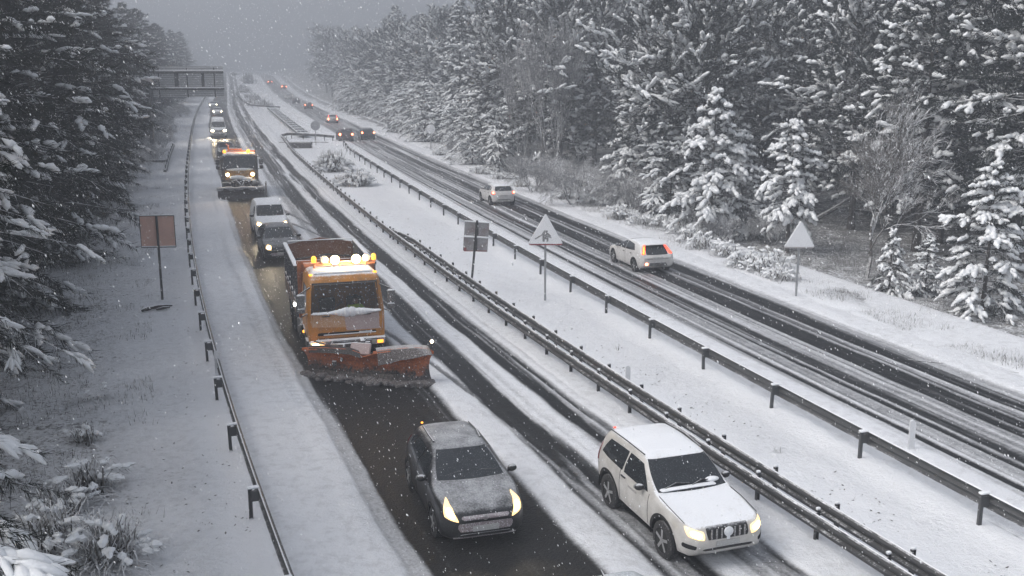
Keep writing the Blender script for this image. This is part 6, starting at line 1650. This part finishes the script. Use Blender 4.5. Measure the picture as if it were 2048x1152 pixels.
d_ = r_.uniform(12, 110, 50000); u_ = -r_.uniform(2.2, 8.5, 50000); x_ = XL(d_) + u_
kp = (fbm(x_ / 1.3, d_ / 1.3, 45) + .16 * sstep(3.2, 6.0, -u_)) > .60
blades('bank_grass', np.stack([x_, d_], -1)[kp], .26, 6, M['grass'], .010)

def litter(name, pts, l, seed, m):
    r = np.random.default_rng(seed); n = len(pts); z = terrain(pts[:, 0], pts[:, 1]); az = r.uniform(0, 6.28, n); L = l * r.uniform(.3, 1.5, n); W_ = L * r.uniform(.15, .6, n)
    c = np.stack([pts[:, 0], pts[:, 1], z + .012], -1); a = np.stack([np.cos(az), np.sin(az), r.uniform(0, .5, n)], -1) * L[:, None]; b = np.stack([-np.sin(az), np.cos(az), r.uniform(0, .3, n)], -1) * W_[:, None]
    t = np.array([0, 0, 1.]) * (L * .35)[:, None]
    V = np.stack([c + a, c + b, c - a, c - b, c + t], 1).reshape(-1, 3); o = np.arange(n)[:, None] * 5
    F = np.concatenate([o + np.array([[0, 1, 4]]), o + np.array([[1, 2, 4]]), o + np.array([[2, 3, 4]]), o + np.array([[3, 0, 4]])])
    return tag(nmesh(name, V, [(F, 0)], [m]), kind='stuff')
d_ = 12 + 70 * r_.uniform(0, 1, 5200) ** 1.6; u_ = -r_.uniform(.5, 7, 5200); k1 = np.stack([XL(d_) + u_, d_], -1)[fbm(u_ * 1.4, d_ / 1.2, 81) > .50]
d_ = 12 + 70 * r_.uniform(0, 1, 2600) ** 1.6; k2 = r_.uniform(.05, .95, 2600); x_ = XL(d_) + 11.6 + k2 * (XR(d_) - .6 - XL(d_) - 11.6); k2 = np.stack([x_, d_], -1)[fbm(x_ / 1.8, d_ / 1.8, 82) > .55]
litter('dead_leaf_litter', np.concatenate([k1[::2], k2[::2]]), .034, 12, mat('dark_litter', (.05, .045, .04), .9, snow=.7, lo=.8, hi=1.1, speck=.5))
# ================================================================ FALLING SNOW AND HAZE
def falling_snow():
    r = np.random.default_rng(99); n = 130000
    # filled evenly through the air above both carriageways and verges
    d = 3.5 + 75 * r.uniform(0, 1, n) ** .62; half = d * .56 + 1.5
    x = r.uniform(-1, 1, n) * half; z = r.uniform(.1, 1, n) * (9.0 + d * .12)
    keep = z < 9.6 + d * .16; d, x, z = d[keep], x[keep], z[keep]; n = len(d)
    s = r.uniform(.0040, .0088, n) * np.where(r.uniform(size=n) < .06, 1.6, 1.)
    s *= np.clip(d / 9, .45, 1.0)
    fall = unit(np.array([.45, .0, -1.]) + r.normal(0, .16, (n, 3)))
    a = unit(np.cross(fall, r.normal(size=(n, 3)))); b = np.cross(fall, a)
    c = np.stack([x, d, z], -1); S = s[:, None]
    V = np.stack([c + fall * S * 1.7, c - fall * S * 1.7, c + a * S * .8, c + (-.5 * a + .87 * b) * S * .8, c + (-.5 * a - .87 * b) * S * .8], 1).reshape(-1, 3)
    o = np.arange(n)[:, None] * 5
    T = np.concatenate([o + np.array([[0, 2, 3]]), o + np.array([[0, 3, 4]]), o + np.array([[0, 4, 2]]), o + np.array([[1, 3, 2]]), o + np.array([[1, 4, 3]]), o + np.array([[1, 2, 4]])])
    m, nt, b_ = _nodes('snowflake'); b_.inputs['Base Color'].default_value = (.86, .87, .89, 1); b_.inputs['Roughness'].default_value = .9
    ob = nmesh('falling_snow', V, [(T, 0)], [m], smooth=True); tag(ob, kind='stuff')
falling_snow()

def haze():
    b = MB(); b.box((20, 420, 60), (1000, 930, 126)); m = bpy.data.materials.new('haze_air'); m.use_nodes = True; nt = m.node_tree; nt.nodes.clear()
    o = nt.nodes.new('ShaderNodeOutputMaterial'); v = nt.nodes.new('ShaderNodeVolumePrincipled')
    v.inputs['Color'].default_value = (.485, .512, .555, 1); v.inputs['Density'].default_value = HAZE; v.inputs['Anisotropy'].default_value = 0.2
    nt.links.new(v.outputs[0], o.inputs['Volume']); ob = b.build('haze', m); tag(ob, kind='stuff')
HAZE = 0.0040
haze()
